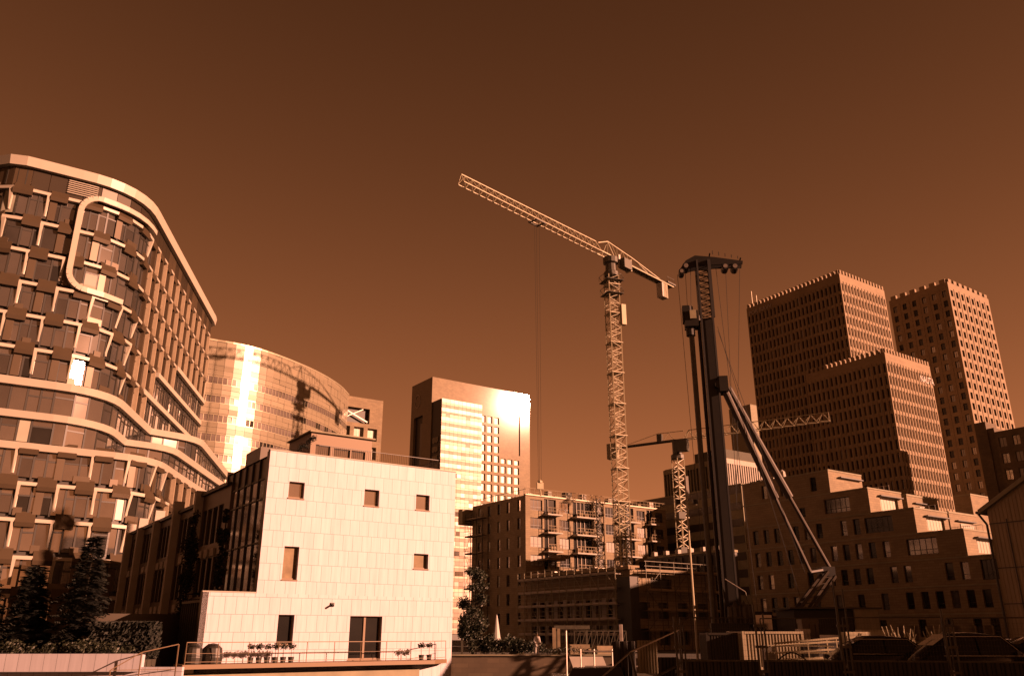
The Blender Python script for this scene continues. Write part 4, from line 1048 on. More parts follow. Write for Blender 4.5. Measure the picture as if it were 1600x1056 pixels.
# ================================================================ big tower crane
HK = 61.0
kx = RP(955, 432, 57.5); kz = 57.5 + EYE
jr = RP(951, 409, HK); jt = RP(712, 291, HK); jc = RP(1049, 461, HK); jd = (jt - jr).normalized(); ja = math.atan2(jd.y, jd.x)
kr = empty('tower_crane', (kx.x, kx.y, 0), 'large pale lattice tower crane with its long jib reaching up to the left', 'crane')
lattice_mast(kr, kx.x, kx.y, 0, kz, 1.85, 34, R(20), .12, .05)
zj = HK + EYE; J = lambda d, s=0, z=0: (kx.x + jd.x * d - jd.y * s, kx.y + jd.y * d + jd.x * s, zj + z)
jl = (jt - kx).length
tri_jib(kr, J(3.2), J(jl), 1.25, 1.75, 22, .085, .045, 'jib', dp2=1.45)
_q = ray(1049, 461); _k = _q.x / (_q.y); cl__ = (kx.x - _k * kx.y) / (jd.x - _k * jd.y)
print('tail', cl__, (jc - kx).length)
b = MB(); b.bar(J(3.3, -.62), J(-cl__, -.62), .13); b.bar(J(3.3, .62), J(-cl__, .62), .13)
for k in range(16): b.bar(J(3.3 - k * 1.45, -.62), J(3.3 - (k + 1) * 1.45 if k < 15 else -cl__, .62), .05)
b.build('counter_jib', 'crane_steel', kr)
b = MB(); dk = [J(-3, -.75, .14), J(-cl__, -.75, .14), J(-cl__, .75, .14), J(-3, .75, .14)]; b.hexa(dk[::-1], [(p[0], p[1], p[2] + .06) for p in dk[::-1]]); b.build('walkway', 'crane_dark', kr)
b = MB()                                              # A-frame top over the slewing ring and tie to the tail
top = J(.6, 0, 2.9); b.bar(J(3.3, 0, 1.75), top, .1); b.bar(J(-.4, -.62), top, .08); b.bar(J(-.4, .62), top, .08); b.bar(J(1.6, .62), top, .06); b.bar(J(1.6, -.62), top, .06)
b.bar(top, J(-6.5, 0, 2.1), .1); b.bar(J(-6.5, 0, 2.1), J(-cl__ * .80, -.5, .2), .09); b.bar(J(-6.5, 0, 2.1), J(-cl__ * .80, .5, .2), .09)
for k in range(4): b.bar(J(-.5 - k * 1.5, 0, 2.75 - k * .17), J(-1.2 - k * 1.5, .62 * (-1) ** k, .1), .045); b.bar(J(-1.2 - k * 1.5, .62 * (-1) ** k, .1), J(-2.0 - k * 1.5, 0, 2.6 - k * .17), .045)
b.build('tower_top', 'crane_steel', kr)
b = MB(); b.lathe((kx.x, kx.y), [(0, kz), (1.2, kz), (1.25, kz + .7), (.95, kz + .9), (.9, zj - 1.3), (1.3, zj - 1.1), (1.3, zj - .1), (0, zj - .1)], 12); b.build('slewing_unit', 'crane_dark', kr)
b = MB()
p = J(-1.9, 1.75, 0); b.box((p[0], p[1]), 2.1, 1.2, zj - 2.1, zj - .35, ja); b.build('cab', 'crane_dark', kr)
b = MB(); p = J(-.9, 1.15, 0); b.box((p[0], p[1]), .5, .3, zj - 1.9, zj + .5, ja); b.build('cab_guard', 'trim_white', kr)
b = MB(); p = J(-3.4, 1.3, 0); b.box((p[0], p[1]), .35, 1.2, zj - 2.0, zj + .1, ja); b.build('power_box', 'crane_steel', kr)
for k in range(3):
    b = MB(); p = J(-cl__ + 3.6 - k * .62, 0, 0); b.box((p[0], p[1]), .56, 1.25, zj - 2.9, zj - .13, ja); b.build('counterweight', 'concrete_pale' if k == 0 else 'concrete', kr)
b = MB(); p = J(-cl__ + 1.0, 0, 0); b.box((p[0], p[1]), 2.6, 1.9, zj + .21, zj + .5, ja); 
for k in range(4): b.bar(J(-cl__ + .1 + k * .8, .9, .5), J(-cl__ + .1 + k * .8, .9, 1.35), .035)
b.bar(J(-cl__ + .1, .9, 1.35), J(-cl__ + 2.5, .9, 1.35), .035); b.build('winch_platform', 'crane_dark', kr)
td = (RP(826, 352, HK) - kx).length
b = MB(); b.bar(J(td - 1.1, -.8, -.25), J(td + 1.1, -.8, -.25), .14); b.bar(J(td - 1.1, .8, -.25), J(td + 1.1, .8, -.25), .14); b.bar(J(td - .9, -.8, -.3), J(td - .9, .8, -.3), .12); b.bar(J(td + .9, -.8, -.3), J(td + .9, .8, -.3), .12); b.build('trolley', 'crane_dark', kr)
tp_ = J(td); hz = 21.6
for dx, dy in ((-.4, 0), (-.1, .05), (.35, 0)): b = MB(); b.bar((tp_[0] + dx, tp_[1] + dy, zj - .3), (tp_[0] + dx * .55, tp_[1] + dy, hz), .024); b.build('hoist_rope', 'cable', kr)
b = MB(); b.box((tp_[0], tp_[1]), .95, .35, hz - .9, hz, .3); b.lathe((tp_[0], tp_[1]), [(0, hz + .5), (.35, hz + .25), (.35, hz), (0, hz)], 8); b.bar((tp_[0], tp_[1], hz - .9), (tp_[0] + .1, tp_[1], hz - 1.8), .12, 6); b.build('hook_block', 'crane_steel', kr)
b = MB(); b.box((kx.x + 1.65, kx.y - .4), .8, .8, kz - 9.0, kz - 5.4, R(20)); b.build('cable_drum_box', 'crane_steel', kr)
for z_, r_ in ((kz - 3.4, 2.0), (kz - 1.0, 2.1)):
    b = MB(); 
    for i in range(8): q0, q1 = i * math.pi / 4, (i + 1) * math.pi / 4; b.bar((kx.x + r_ * math.cos(q0), kx.y + r_ * math.sin(q0), z_ + .8), (kx.x + r_ * math.cos(q1), kx.y + r_ * math.sin(q1), z_ + .8), .04); b.bar((kx.x + r_ * math.cos(q0), kx.y + r_ * math.sin(q0), z_), (kx.x + r_ * math.cos(q0), kx.y + r_ * math.sin(q0), z_ + .8), .04)
    b.box((kx.x, kx.y), r_ * 1.5, r_ * 1.5, z_ - .05, z_, R(20)); b.build('mast_platform', 'crane_dark', kr)
# ================================================================ small tower crane
HS2 = 33.0; sx = RP(1057, 688, HS2); s1 = RP(1296, 657, HS2); sd = (s1 - sx).normalized(); _q = ray(951, 690); _k = _q.x / _q.y; s2 = sx - sd * ((sx.x - _k * sx.y) / (sd.x - _k * sd.y)); sa2 = math.atan2(sd.y, sd.x)
ks = empty('tower_crane', (sx.x, sx.y, 0), 'smaller tower crane with its jib pointing right across the brick towers', 'crane')
zs_ = HS2 + EYE; JS = lambda d, s=0, z=0: (sx.x + sd.x * d - sd.y * s, sx.y + sd.y * d + sd.x * s, zs_ + z)
lattice_mast(ks, sx.x, sx.y, 0, zs_ - 3.4, 1.55, 18, R(30), .11, .05)
tri_jib(ks, JS(1.5), JS((s1 - sx).length), 1.1, 1.6, 13, .075, .05, 'jib', m='crane_steel', dp2=1.4)
c2 = (s2 - sx).length
b = MB(); b.bar(JS(1.6, -.5), JS(-c2, -.5), .13); b.bar(JS(1.6, .5), JS(-c2, .5), .13); dk = [JS(0, -.6, .1), JS(-c2, -.6, .1), JS(-c2, .6, .1), JS(0, .6, .1)]; b.hexa([(p[0], p[1], p[2]) for p in dk[::-1]], [(p[0], p[1], p[2] + .05) for p in dk[::-1]]); b.build('counter_jib', 'crane_dark', ks)
b = MB(); b.bar(JS(1.5, 0, 1.6), JS(-3.6, 0, 1.7), .07); b.bar(JS(-3.6, 0, 1.7), JS(-c2 + 3, 0, .2), .05); b.bar(JS(-3.6, 0, 1.7), JS(-3.6, 0, 0), .08); b.bar(JS(-1.5, 0, 1.65), JS(-.4, 0, .1), .05); b.bar(JS(-2.6, 0, 0.1), JS(-1.5, 0, 1.65), .05); b.build('stay', 'crane_steel', ks)
b = MB(); p = JS(-c2 + .8); b.box((p[0], p[1]), 1.9, 1.3, zs_ - 2.0, zs_ + .9, sa2); b.build('counterweight', 'concrete', ks)
b = MB(); p = JS(-3.2); b.box((p[0], p[1]), .9, .9, zs_ + .16, zs_ + 1.5, sa2); b.build('winch', 'crane_dark', ks)
b = MB(); b.lathe((sx.x, sx.y), [(0, zs_ - 3.4), (1.2, zs_ - 3.4), (1.2, zs_ - 2.7), (.85, zs_ - 2.5), (.85, zs_ - .2), (1.1, zs_), (0, zs_)], 10); b.build('slewing_unit', 'crane_dark', ks)
b = MB(); p = JS(1.6, -1.15); b.box((p[0], p[1]), 1.9, 1.25, zs_ - 2.4, zs_ - .2, sa2); cb = b.build('cab', 'crane_dark', ks)
for z_ in (14.5, 20.5): b = MB(); b.box((sx.x - .3, sx.y - 1.15), 1.3, .9, z_, z_ + 1.2, .3); b.build('junction_box', 'crane_dark', ks)

# ================================================================ piling rig
RG = Vector((14.25, 56.5)); rg = empty('piling_rig', (RG.x, RG.y, 0), 'tall dark piling rig with a sheave head and two slanting backstay tubes', 'piling rig')
ra_ = R(-8); ru, rv = dirv(ra_), dirv(ra_ + R(90)); ztp = AT(1102, 410, RG.y)[2]
Q = lambda a, d, z: ((RG + ru * a + rv * d).x, (RG + ru * a + rv * d).y, z)
mw = .41
b = MB(); b.box(RG, 2 * mw, .62, 2.3, ztp - 4.6, ra_); 
for s_ in (-1, 1): b.bar(Q(s_ * mw, -.5, 2.3), Q(s_ * mw, -.5, ztp), .09)
b.build('mast', 'rig_dark', rg)
b = MB()
for s_, d_ in ((-1, -.42), (1, -.42), (-1, .42), (1, .42)): b.bar(Q(s_ * .42 if s_ < 0 else .5, d_, ztp - 4.6), Q(s_ * .42 if s_ < 0 else .5, d_, ztp), .11)
for k in range(9):
    z_ = ztp - 4.6 + k * .48
    for d_ in (-.42, .42): b.bar(Q(-.4, d_, z_), Q(.45, d_, z_ + .25), .035); b.bar(Q(.45, d_, z_ + .25), Q(-.4, d_, z_ + .51), .035)
b.build('mast_lattice', 'rig_dark', rg)
b = MB()
for s_ in (-.35, .35):
    A_ = [Q(-1.75, s_ - .05, ztp - .75), Q(-.6, s_ - .05, ztp - .5), Q(.9, s_ - .05, ztp - .42), Q(2.9, s_ - .05, ztp - .5), Q(2.95, s_ - .05, ztp - .25), Q(.9, s_ - .05, ztp + .2), Q(-.5, s_ - .05, ztp + .42), Q(-1.2, s_ - .05, ztp + .05)]
    B_ = [(p[0] + rv.x * .1, p[1] + rv.y * .1, p[2]) for p in A_]; n = len(A_); b.face(A_); b.face(B_[::-1])
    for i in range(n): j = (i + 1) % n; b.face([A_[j], A_[i], B_[i], B_[j]])
b.bar(Q(.6, -.4, ztp + .5), Q(.6, .4, ztp + .5), .06); b.bar(Q(2.8, -.4, ztp), Q(2.8, .4, ztp), .06)
for k in range(5): b.bar(Q(.8 + k * .45, -.42, ztp + .42 - k * .12), Q(.8 + k * .45, -.42, ztp + .72 - k * .14), .03)
b.build('head_frame', 'rig_dark', rg)
for (a_, z_, r_) in ((-1.2, ztp - .38, .27), (-1.55, ztp - .8, .22), (1.65, ztp - .6, .26), (2.35, ztp - .64, .27)):
    b = MB(); n = 14; c0, c1 = Vector(Q(a_, -.44, z_)), Vector(Q(a_, .44, z_)); b.bar(c0, c1, r_, n); b.bar(Vector(Q(a_, -.47, z_)), Vector(Q(a_, -.45, z_)), r_ * .62, n, 1); b.build('sheave', ['rig_dark', 'steel'], rg)
# drive head and the drill string beside the mast
zd = AT(1085, 500, RG.y)[2]; ad = -1.12
b = MB(); b.box(Q(ad, -.2, 0)[:2], .95, 1.0, zd - .65, zd + .55, ra_); b.box(Q(ad - .35, -.2, 0)[:2], .5, .8, zd - .2, zd + 1.0, ra_)
b.lathe(Q(ad - .1, -.2, 0)[:2], [(0, zd + 1.0), (.3, zd + 1.0), (.3, zd + .55), (.42, zd + .5), (.42, zd - .6), (.33, zd - .7), (.33, zd - 1.25), (0, zd - 1.25)], 12); b.build('drive_head', 'rig_dark', rg)
b = MB(); b.box(Q(ad + .12, -.72, 0)[:2], .45, .12, zd - .1, zd + .55, ra_); b.build('drive_panel', 'crane_steel', rg)
b = MB(); b.bar(Q(ad - .05, -.2, 1.6), Q(ad - .05, -.2, zd - 1.2), .19, 14); b.build('drill_string', 'steel_dull', rg)
b = MB(); b.bar(Q(ad + .55, .1, 2.0), Q(ad + .55, .1, zd + .4), .13, 8); b.bar(Q(ad + .75, .1, 2.0), Q(ad + .75, .1, zd), .06, 6); b.build('guide_rail', 'rig_paint', rg)
def tube(name, p, q, r, m='rig_dark', n=10, root=rg): b = MB(); b.bar(p, q, r, n); return b.build(name, m, root)
for a_, zt_, a2, z2 in ((-1.85, ztp - .9, -1.5, 2.0), (-1.25, ztp - .5, -1.3, zd + .8), (-.85, ztp - .4, -1.05, zd + .8), (1.0, ztp - .4, 1.7, 2.2), (1.7, ztp - .7, .95, 9.8), (2.75, ztp - .5, .95, 9.9), (.75, ztp - 5.5, 4.9, 5.4), (.75, ztp - 5.2, 4.4, 4.0)):
    tube('rope', Q(a_, .0, zt_), Q(a2, .0, z2), .017, 'cable', 5)
# backstays: fat cylinder then thin rod
def stay(px0, py0, px1, py1, dy, rr):
    p = Vector(AT(px0, py0, RG.y + .3 + dy)); q = Vector(AT(px1, py1, RG.y + 1.2 + dy)); k = .62
    s0_ = p.lerp(q, k); b = MB(); b.bar(p, s0_, rr, 12); b.build('stay_cylinder', 'rig_paint', rg); b = MB(); b.bar(s0_, q, rr * .5, 10); b.build('stay_rod', 'rig_paint', rg); return p, q
pA, qA = stay(1129, 603, 1266, 893, -.5, .25); pB, qB = stay(1137, 606, 1297, 888, .5, .27)
b = MB(); b.bar(Q(.4, -.6, pA.z), Q(.4, .8, pA.z), .28, 8); b.box(Q(.75, 0, 0)[:2], .6, 1.3, pA.z - .5, pA.z + .6, ra_); b.build('stay_bracket', 'rig_dark', rg)
# raking back leg, crossing lattice
b = MB(); K_ = Vector(AT(1236, 964, RG.y + 1)); L_ = Vector(AT(1290, 893, RG.y + 1))
for d_ in (-.5, .5):
    o = Vector((0, d_, 0)); e = Vector((.45, 0, -.3)); b.bar(K_ + o, L_ + o, .11, 6); b.bar(K_ + o + e * 1.3, L_ + o + e, .11, 6)
    for k in range(7): b.bar((K_ + o).lerp(L_ + o, k / 7), (K_ + o + e).lerp(L_ + o + e, (k + 1) / 7), .04)
for k in range(4): b.bar(K_.lerp(L_, k / 3) + Vector((0, -.5, 0)), K_.lerp(L_, k / 3) + Vector((0, .5, 0)), .07)
b.build('back_leg', 'rig_paint', rg)
b = MB(); b.bar(qB, Vector(AT(1307, 955, RG.y + 1.2)), .07, 6); b.bar(qB, qA, .12, 6); b.box((qB.x - .3, qB.y), .9, 1.0, qB.z - .5, qB.z + .1, 0); b.build('rear_frame', 'rig_dark', rg)
# upper carriage: engine house, counterweight, tracks
bx = Vector((RG.x + 4.0, RG.y + 1.2))
b = MB(); b.box(bx + Vector((.9, .4)), 5.4, 2.6, 1.25, 2.75, ra_); b.box(bx + Vector((2.3, .2)), 1.8, 2.5, 2.75, 3.15, ra_); b.build('engine_house', 'rig_paint', rg)
b = MB(); b.box(bx + Vector((4.2, .2)), 1.1, 2.9, .9, 3.0, ra_); b.build('counterweight', 'rig_dark', rg)
b = MB(); b.box(bx + Vector((-2.1, -1.2)), 1.3, 1.1, 1.2, 3.0, ra_); b.build('cab', 'rig_dark', rg)
b = MB(); b.box(bx + Vector((-2.1, -1.77)), 1.0, .05, 1.9, 2.8, ra_); b.build('cab_window', 'glass_dim', rg)
b = MB(); p = Q(.3, .7, 0); b.bar((p[0], p[1], 2.1), (bx.x - .5, bx.y, 2.6), .2, 6); b.bar((p[0], p[1], 1.3), (bx.x - .5, bx.y, 1.5), .22, 6); b.build('boom_arm', 'rig_paint', rg)
for s_ in (-1, 1):
    b = MB(); c = bx + Vector((.2, .2 + s_ * 1.5)); P8 = []
    for k in range(16):
        q = 2 * math.pi * k / 16; P8.append((c.x + 2.6 * (1 if math.cos(q) > 0 else -1) + .5 * math.cos(q), .52 + .5 * math.sin(q)))
    A_ = [(x_, c.y - .33, z_) for x_, z_ in P8]; B_ = [(x_, c.y + .33, z_) for x_, z_ in P8]; b.face(A_); b.face(B_[::-1])
    for i in range(16): j = (i + 1) % 16; b.face([A_[j], A_[i], B_[i], B_[j]])
    b.build('track', 'rubber', rg)
b = MB()
for k in range(5):
    c = Q(-.1 + k * .28, -.7 - .1 * (k % 2), 0); b.lathe((c[0], c[1]), [(0, 3.4 + .3 * (k % 2)), (.22, 3.3), (.26, 2.7), (.2, 2.3), (0, 2.3)], 8)
b.build('winch_drums', 'rig_paint', rg)
b = MB(); b.lathe(Q(ad - .05, -.2, 0)[:2], [(0, 2.0), (.3, 2.0), (.34, 1.4), (.3, .9), (0, .9)], 10); b.box(Q(-.2, -.1, 0)[:2], 2.4, 1.3, .4, 2.3, ra_); b.build('foot', 'rig_dark', rg)
tube('hydraulic_hose', Q(-.3, -.7, 5.0), Q(.9, -.8, 4.2), .04, 'steel'); tube('hydraulic_hose', Q(.9, -.8, 4.2), Q(1.4, -.6, 1.6), .035, 'steel_dull')

# ================================================================ site light pole
lp = Vector(AT(1081, 900, 60)[:2]); lz = AT(1071, 744, 60)[2]
ll = empty('site_light_mast', (lp.x, lp.y, 0), 'thin pale light mast with a side arm, directly right of the smaller tower crane', 'light mast')
b = MB(); b.bar((lp.x, lp.y, 0), (lp.x, lp.y, lz), .085, 8, r2=.06); b.build('pole', 'crane_steel', ll)
b = MB(); b.box((lp.x + .12, lp.y), .2, .25, lz - 1.6, lz, 0); b.build('antenna_panel', 'concrete_pale', ll)
az = AT(1080, 787, 60)[2]; b = MB(); b.bar((lp.x - .7, lp.y, az + .05), (lp.x + .75, lp.y, az - .05), .035); b.build('arm', 'crane_steel', ll)
for s_ in (-.65, .6): b = MB(); b.box((lp.x + s_, lp.y - .1), .35, .2, az - .02, az + .3, .1); b.build('floodlight', 'frame_dark', ll)

# ================================================================ apartment block under construction
H5 = 22.5; E0 = RP(821, 773, H5); EW = 33.5; EL = 17; z5 = H5 + EYE
cb_ = empty('apartment_block', (E0.x, E0.y, 0), 'brick apartment block under construction with balconies, behind the large tower crane', 'building')
fl5 = 3.1; nf = 7; bays = [('w', 1.0, 3.6), ('b', 4.0, 6.6), ('w', 7.3, 9.6), ('b', 10.4, 14.8), ('w', 15.6, 17.4), ('w', 18.0, 20.2), ('b', 21.0, 25.0), ('w', 25.8, 27.9), ('b', 28.4, 30.0), ('w', 30.6, 32.6)]
ops = []; bal = []
for k in range(nf):
    zb = z5 - (k + 1) * fl5
    for t, a_, c_ in bays:
        if t == 'w': ops.append((a_, c_, zb + .7, zb + 2.5))
        else: bal.append((a_, c_, zb, k))
bo = [(a_, c_, zb + .05, zb + 2.8) for a_, c_, zb, k in bal]
lops = [(x_, x_ + .9, z5 - (k + 1) * fl5 + .6, z5 - (k + 1) * fl5 + 2.5) for k in range(nf) for x_ in (2.0, 5.2, 8.4, 11.3, 14.6)]
b = MB(); facade(b, E0, GA, EW, 0, z5, ops, .3); 
b = MB(); allo = ops + bo; OL5 = E0 + W_ * EL
facade(b, E0, GA, EW, 0, z5, allo, .3); facade(b, OL5, GA - R(90), EL, 0, z5, lops, .3); closed_box(b, E0, GA, EW, EL, 0, z5, skip=(0, 3)); b.build('wall', 'brick', cb_)
add_windows(cb_, E0, GA, ops, .22, ('glass_dim', 'glass_dim', 'glass', 'blind'), 'v3t', seed=8, limit=60)
add_windows(cb_, OL5, GA - R(90), lops, .22, ('glass_dim', 'glass', 'glass_dark', 'glass_pale'), 't', seed=9, limit=40)
nU = Vector((U.y, -U.x)); b = MB()
for a_, c_, zb, k in bal: b.obox(E0, GA, a_, c_, -.35, -.3, zb + .05, zb + 2.8)
b.build('door_glazing', 'glass_dark', cb_, kind='stuff')
for a_, c_, zb, k in bal:
    if k > 5: continue
    s = MB(); s.obox(E0, GA, a_ - .3, c_ + .3, -.25, 1.5, zb - .12, zb + .12); sl_ = s.build('balcony_slab', 'concrete_pale', cb_)
    r_ = MB(); n = max(3, int((c_ - a_) / .5))
    for i in range(n + 1): x_ = a_ - .2 + (c_ - a_ + .4) * i / n; r_.obox(E0, GA, x_ - .03, x_ + .03, 1.40, 1.46, zb + .12, zb + 1.15 + (.9 if i in (1,) and k % 2 else 0))
    r_.obox(E0, GA, a_ - .25, c_ + .25, 1.38, 1.48, zb + 1.12, zb + 1.2); r_.obox(E0, GA, a_ - .25, c_ + .25, 1.39, 1.45, zb + .6, zb + .66)
    ro_ = bpy.data.objects.new('railing', r_.mesh('railing', 'wood_plank')); COL.objects.link(ro_); ro_.parent = sl_
    m_ = MB(); 
    for i in range(1, max(2, int((c_ - a_) / .9))): x_ = a_ + i * .9; m_.obox(E0, GA, x_ - .05, x_ + .05, -.28, -.1, zb + .12, zb + 2.8)
    mo = bpy.data.objects.new('props', m_.mesh('props', 'concrete_pale')); COL.objects.link(mo); mo.parent = sl_
    d_ = MB(); rr_ = random.Random(k * 31 + int(a_)); 
    for _ in range(3): x_ = rr_.uniform(a_, c_ - .6); d_.obox(E0, GA, x_, x_ + rr_.uniform(.3, .9), .2, .9, zb + .12, zb + rr_.uniform(.3, 1.0))
    do = bpy.data.objects.new('materials', d_.mesh('materials', 'wood_plank')); COL.objects.link(do); do.parent = sl_
# roof edge protection, lumber and clutter
rr_ = random.Random(5); b = MB()
for i in range(34): b.obox(E0, GA, i - .03, i + .03, -.2, -.14, z5, z5 + 1.35)
b.obox(E0, GA, -.1, EW, -.2, -.14, z5 + 1.28, z5 + 1.36); b.obox(E0, GA, -.1, EW, -.2, -.14, z5 + .7, z5 + .76); b.build('roof_guard_rail', 'wood_plank', cb_)
b = MB(); b.obox(E0, GA, -.15, EW + .1, -.35, .25, z5 + .003, z5 + .22); b.build('roof_edge', 'crane_steel', cb_)
b = MB()
for i in range(14): b.obox(OL5, GA - R(90), i * 1.25, i * 1.25 + .06, -.2, -.14, z5, z5 + 1.1)
b.obox(OL5, GA - R(90), 0, EL, -.2, -.14, z5 + 1.05, z5 + 1.12); b.build('side_guard_rail', 'steel_dull', cb_)
for i in range(12):
    x_ = rr_.uniform(1, EW - 2); h_ = rr_.uniform(.4, 1.6); b = MB(); b.obox(E0, GA, x_, x_ + rr_.uniform(.5, 2.2), -2.5, -1.2, z5, z5 + h_); b.build('roof_material', rr_.choice(['wood_plank', 'concrete_pale', 'steel_dull']), cb_)
b = MB(); b.obox(OL5, GA - R(90), -1.5, .0, -1, 2.2, z5 - 3.4, z5 - .6); b.build('end_balcony', 'concrete', cb_)
b = MB(); b.obox(E0, GA, 2.2, 6.0, .2, 3.3, z5 - 10.9, z5 - 10.6); b.obox(E0, GA, 5.0, 6.8, .3, 3.1, z5 - 10.55, z5 - 9.9); b.build('loading_platform', 'wood_plank', cb_)
# hoist masts (dark lattice) on the facade
for x_, lab in ((15.1, 'dark builders hoist mast on the apartment block, left of the crane mast'), (22.0, 'dark builders hoist mast on the apartment block, right behind the crane mast')):
    p = E0 + U * x_ + nU * 1.1; hm = empty('hoist_mast', (p.x, p.y, 0), lab, 'hoist', 'hoist masts on the apartment block'); lattice_mast(hm, p.x, p.y, 0, z5 + .6, .9, 20, GA, .07, .04, m='crane_dark', lad=False)
# side scaffold on the dark flank
def scaffold(label, O, a, ln, z1, lifts, bay, depth, group=None, off=.35, sheet=None, m='steel_dull', plank='wood_plank'):
    rt = empty('scaffolding', (O.x, O.y, 0), label, 'scaffolding', group); nb = max(1, int(ln / bay)); u = dirv(a); n = Vector((u.y, -u.x)); rr = random.Random(int(ln * 10))
    G = lambda s, d: O + u * s + n * d
    for i in range(nb + 1):
        for d in (off, off + depth):
            p = G(i * ln / nb, d); b = MB(); b.bar((p.x, p.y, 0), (p.x, p.y, z1 + (.75 if d > off else .2) + rr.uniform(0, .35)), .042, 5); b.build('standard', m, rt)
    for k in range(lifts):
        z = z1 * (k + 1) / lifts; b = MB()
        p, q = G(-.2, off + depth), G(ln + .2, off + depth)
        for hz_ in (.0, .5, 1.0): b.bar((p.x, p.y, z + hz_), (q.x, q.y, z + hz_), .035, 4)
        b.build('ledger', m, rt)
        b = MB(); b.obox(O, a, 0, ln, off, off + depth, z - .08, z - .02); b.obox(O, a, 0, ln, off + depth - .06, off + depth + .0, z - .017, z + .2); b.build('deck', plank, rt)
    for i in range(0, nb, 2):
        b = MB(); p, q = G(i * ln / nb, off + depth + .05), G((i + 1) * ln / nb, off + depth + .05)
        for k in range(lifts): a_, c_ = (p, q) if k % 2 else (q, p); b.bar((a_.x, a_.y, z1 * k / lifts), (c_.x, c_.y, z1 * (k + 1) / lifts), .03, 4)
        b.build('brace', m, rt)
    return rt
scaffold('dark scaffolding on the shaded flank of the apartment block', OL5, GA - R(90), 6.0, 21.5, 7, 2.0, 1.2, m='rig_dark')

# ================================================================ low shell building in scaffolding
H6 = 6.6; F0 = RP(984, 889, H6); FW = 13.5; FLn = 19; z6 = H6 + EYE
sh = empty('shell_building', (F0.x, F0.y, 0), 'low dark unfinished building wrapped in scaffolding, in front of the apartment block', 'building')
OL6 = F0 + W_ * FLn
lops = [(x_, x_ + .95, z_, z_ + 1.9) for z_ in (.6, 3.4) for x_ in [1.0 + 1.75 * i for i in range(10)]]
rops = [(x_, x_ + 1.5, z_, z_ + 1.7) for z_ in (.5, 3.2) for x_ in (1.2, 4.0, 7.0, 10.2)] + [(3.0, 6.2, 6.2, 7.4)]
b = MB(); facade(b, F0, GA, FW, 0, z6, rops, .35); facade(b, OL6, GA - R(90), FLn, 0, z6, lops, .35); closed_box(b, F0, GA, FW, FLn, 0, z6, skip=(0, 3)); b.build('wall', 'brick', sh)
add_windows(sh, OL6, GA - R(90), lops, .3, ('glass_dark', 'glass_dim', 'blind'), 'v2', seed=12)
b = MB()
for z_ in (.5, 3.3):
    for i in range(10): b.obox(OL6, GA - R(90), 1.95 + 1.75 * i + .06, 2.75 + 1.75 * i - .06, .003, .06, z_, z_ + 2.1)
b.build('insulation_boards', 'blind', sh, kind='stuff')
b = MB(); b.obox(F0, GA, .1, FW - .1, -.42, -.38, 0.2, z6 - .2); b.build('interior', 'frame_dark', sh)
b = MB(); b.obox(F0, GA, -.9, .35, -1.2, .9, 0, z6 - .8); b.build('lift_shaft', 'sheet_dark', sh)
b = MB(); b.obox(OL6, GA - R(90), -.3, FLn + .3, -.5, .45, z6 + .003, z6 + .3); b.build('roof_edge', 'wood_plank', sh)
rr_ = random.Random(15)
for i in range(44):
    x_ = rr_.uniform(0, FLn - 1.5); h_ = rr_.uniform(.05, .32); b = MB(); b.obox(OL6, GA - R(90), x_, x_ + rr_.uniform(.3, 1.6), -2.0 - rr_.random(), -.6, z6 + .31, z6 + .31 + h_); b.build('stacked_timber', rr_.choice(['wood_plank', 'concrete_pale', 'steel']), sh)
scaffold('long scaffolding along the left side of the low shell building', OL6, GA - R(90), FLn - .8, z6 - .4, 5, 1.4, 1.1, m='concrete', plank='blind', group='scaffolding round the shell building')
scaffold('scaffolding with crossed braces on the right side of the low shell building', F0 + U * .8, GA, FW - .8, z6 - .2, 4, 1.9, 1.3, group='scaffolding round the shell building')
# ================================================================ quay walls and things on the far bank
b = MB(); b.box((1.1, 64.15), 15.6, .4, -2.65, .16); o = b.build('quay_wall', 'brick_dark'); tag(o, 'long dark brick quay wall below the person in white', 'wall')
b = MB(); b.box((1.1, 64.1), 15.7, .55, .163, .26); child_o = b.build('coping', 'concrete', o); del o['label']; o['label'] = 'long dark brick quay wall below the person in white'; o['category'] = 'wall'
b = MB(); b.box((8.75, 35), .3, 57.6, -2.65, .05); o = b.build('side_quay_wall', 'brick_dark'); tag(o, 'dark brick side wall of the basin, running towards the camera', 'wall')

# person in white, standing on the far bank
def skin_body(name, verts, edges, radii, mname, lvl=2, parent=None):
    me = bpy.data.meshes.new(name); me.from_pydata([Vector(v) for v in verts], edges, []); o = bpy.data.objects.new(name, me); COL.objects.link(o)
    sk = o.modifiers.new('skin', 'SKIN'); 
    for i, r in enumerate(radii): me.skin_vertices[0].data[i].radius = r if isinstance(r, tuple) else (r, r)
    me.skin_vertices[0].data[0].use_root = True; sk.use_smooth_shade = True
    sb = o.modifiers.new('sub', 'SUBSURF'); sb.levels = lvl; sb.render_levels = lvl
    dg = bpy.context.evaluated_depsgraph_get(); m2 = bpy.data.meshes.new_from_object(o.evaluated_get(dg)); o.modifiers.clear(); o.data = m2; m2.materials.clear(); m2.materials.append(M[mname])
    if parent: o.parent = parent
    return o
pp = AT(839, 1019, 64.9)
pe = empty('person', (pp.x, pp.y, .005), 'person in a long white coat and trousers standing on the far quay', 'person', rz=R(25))
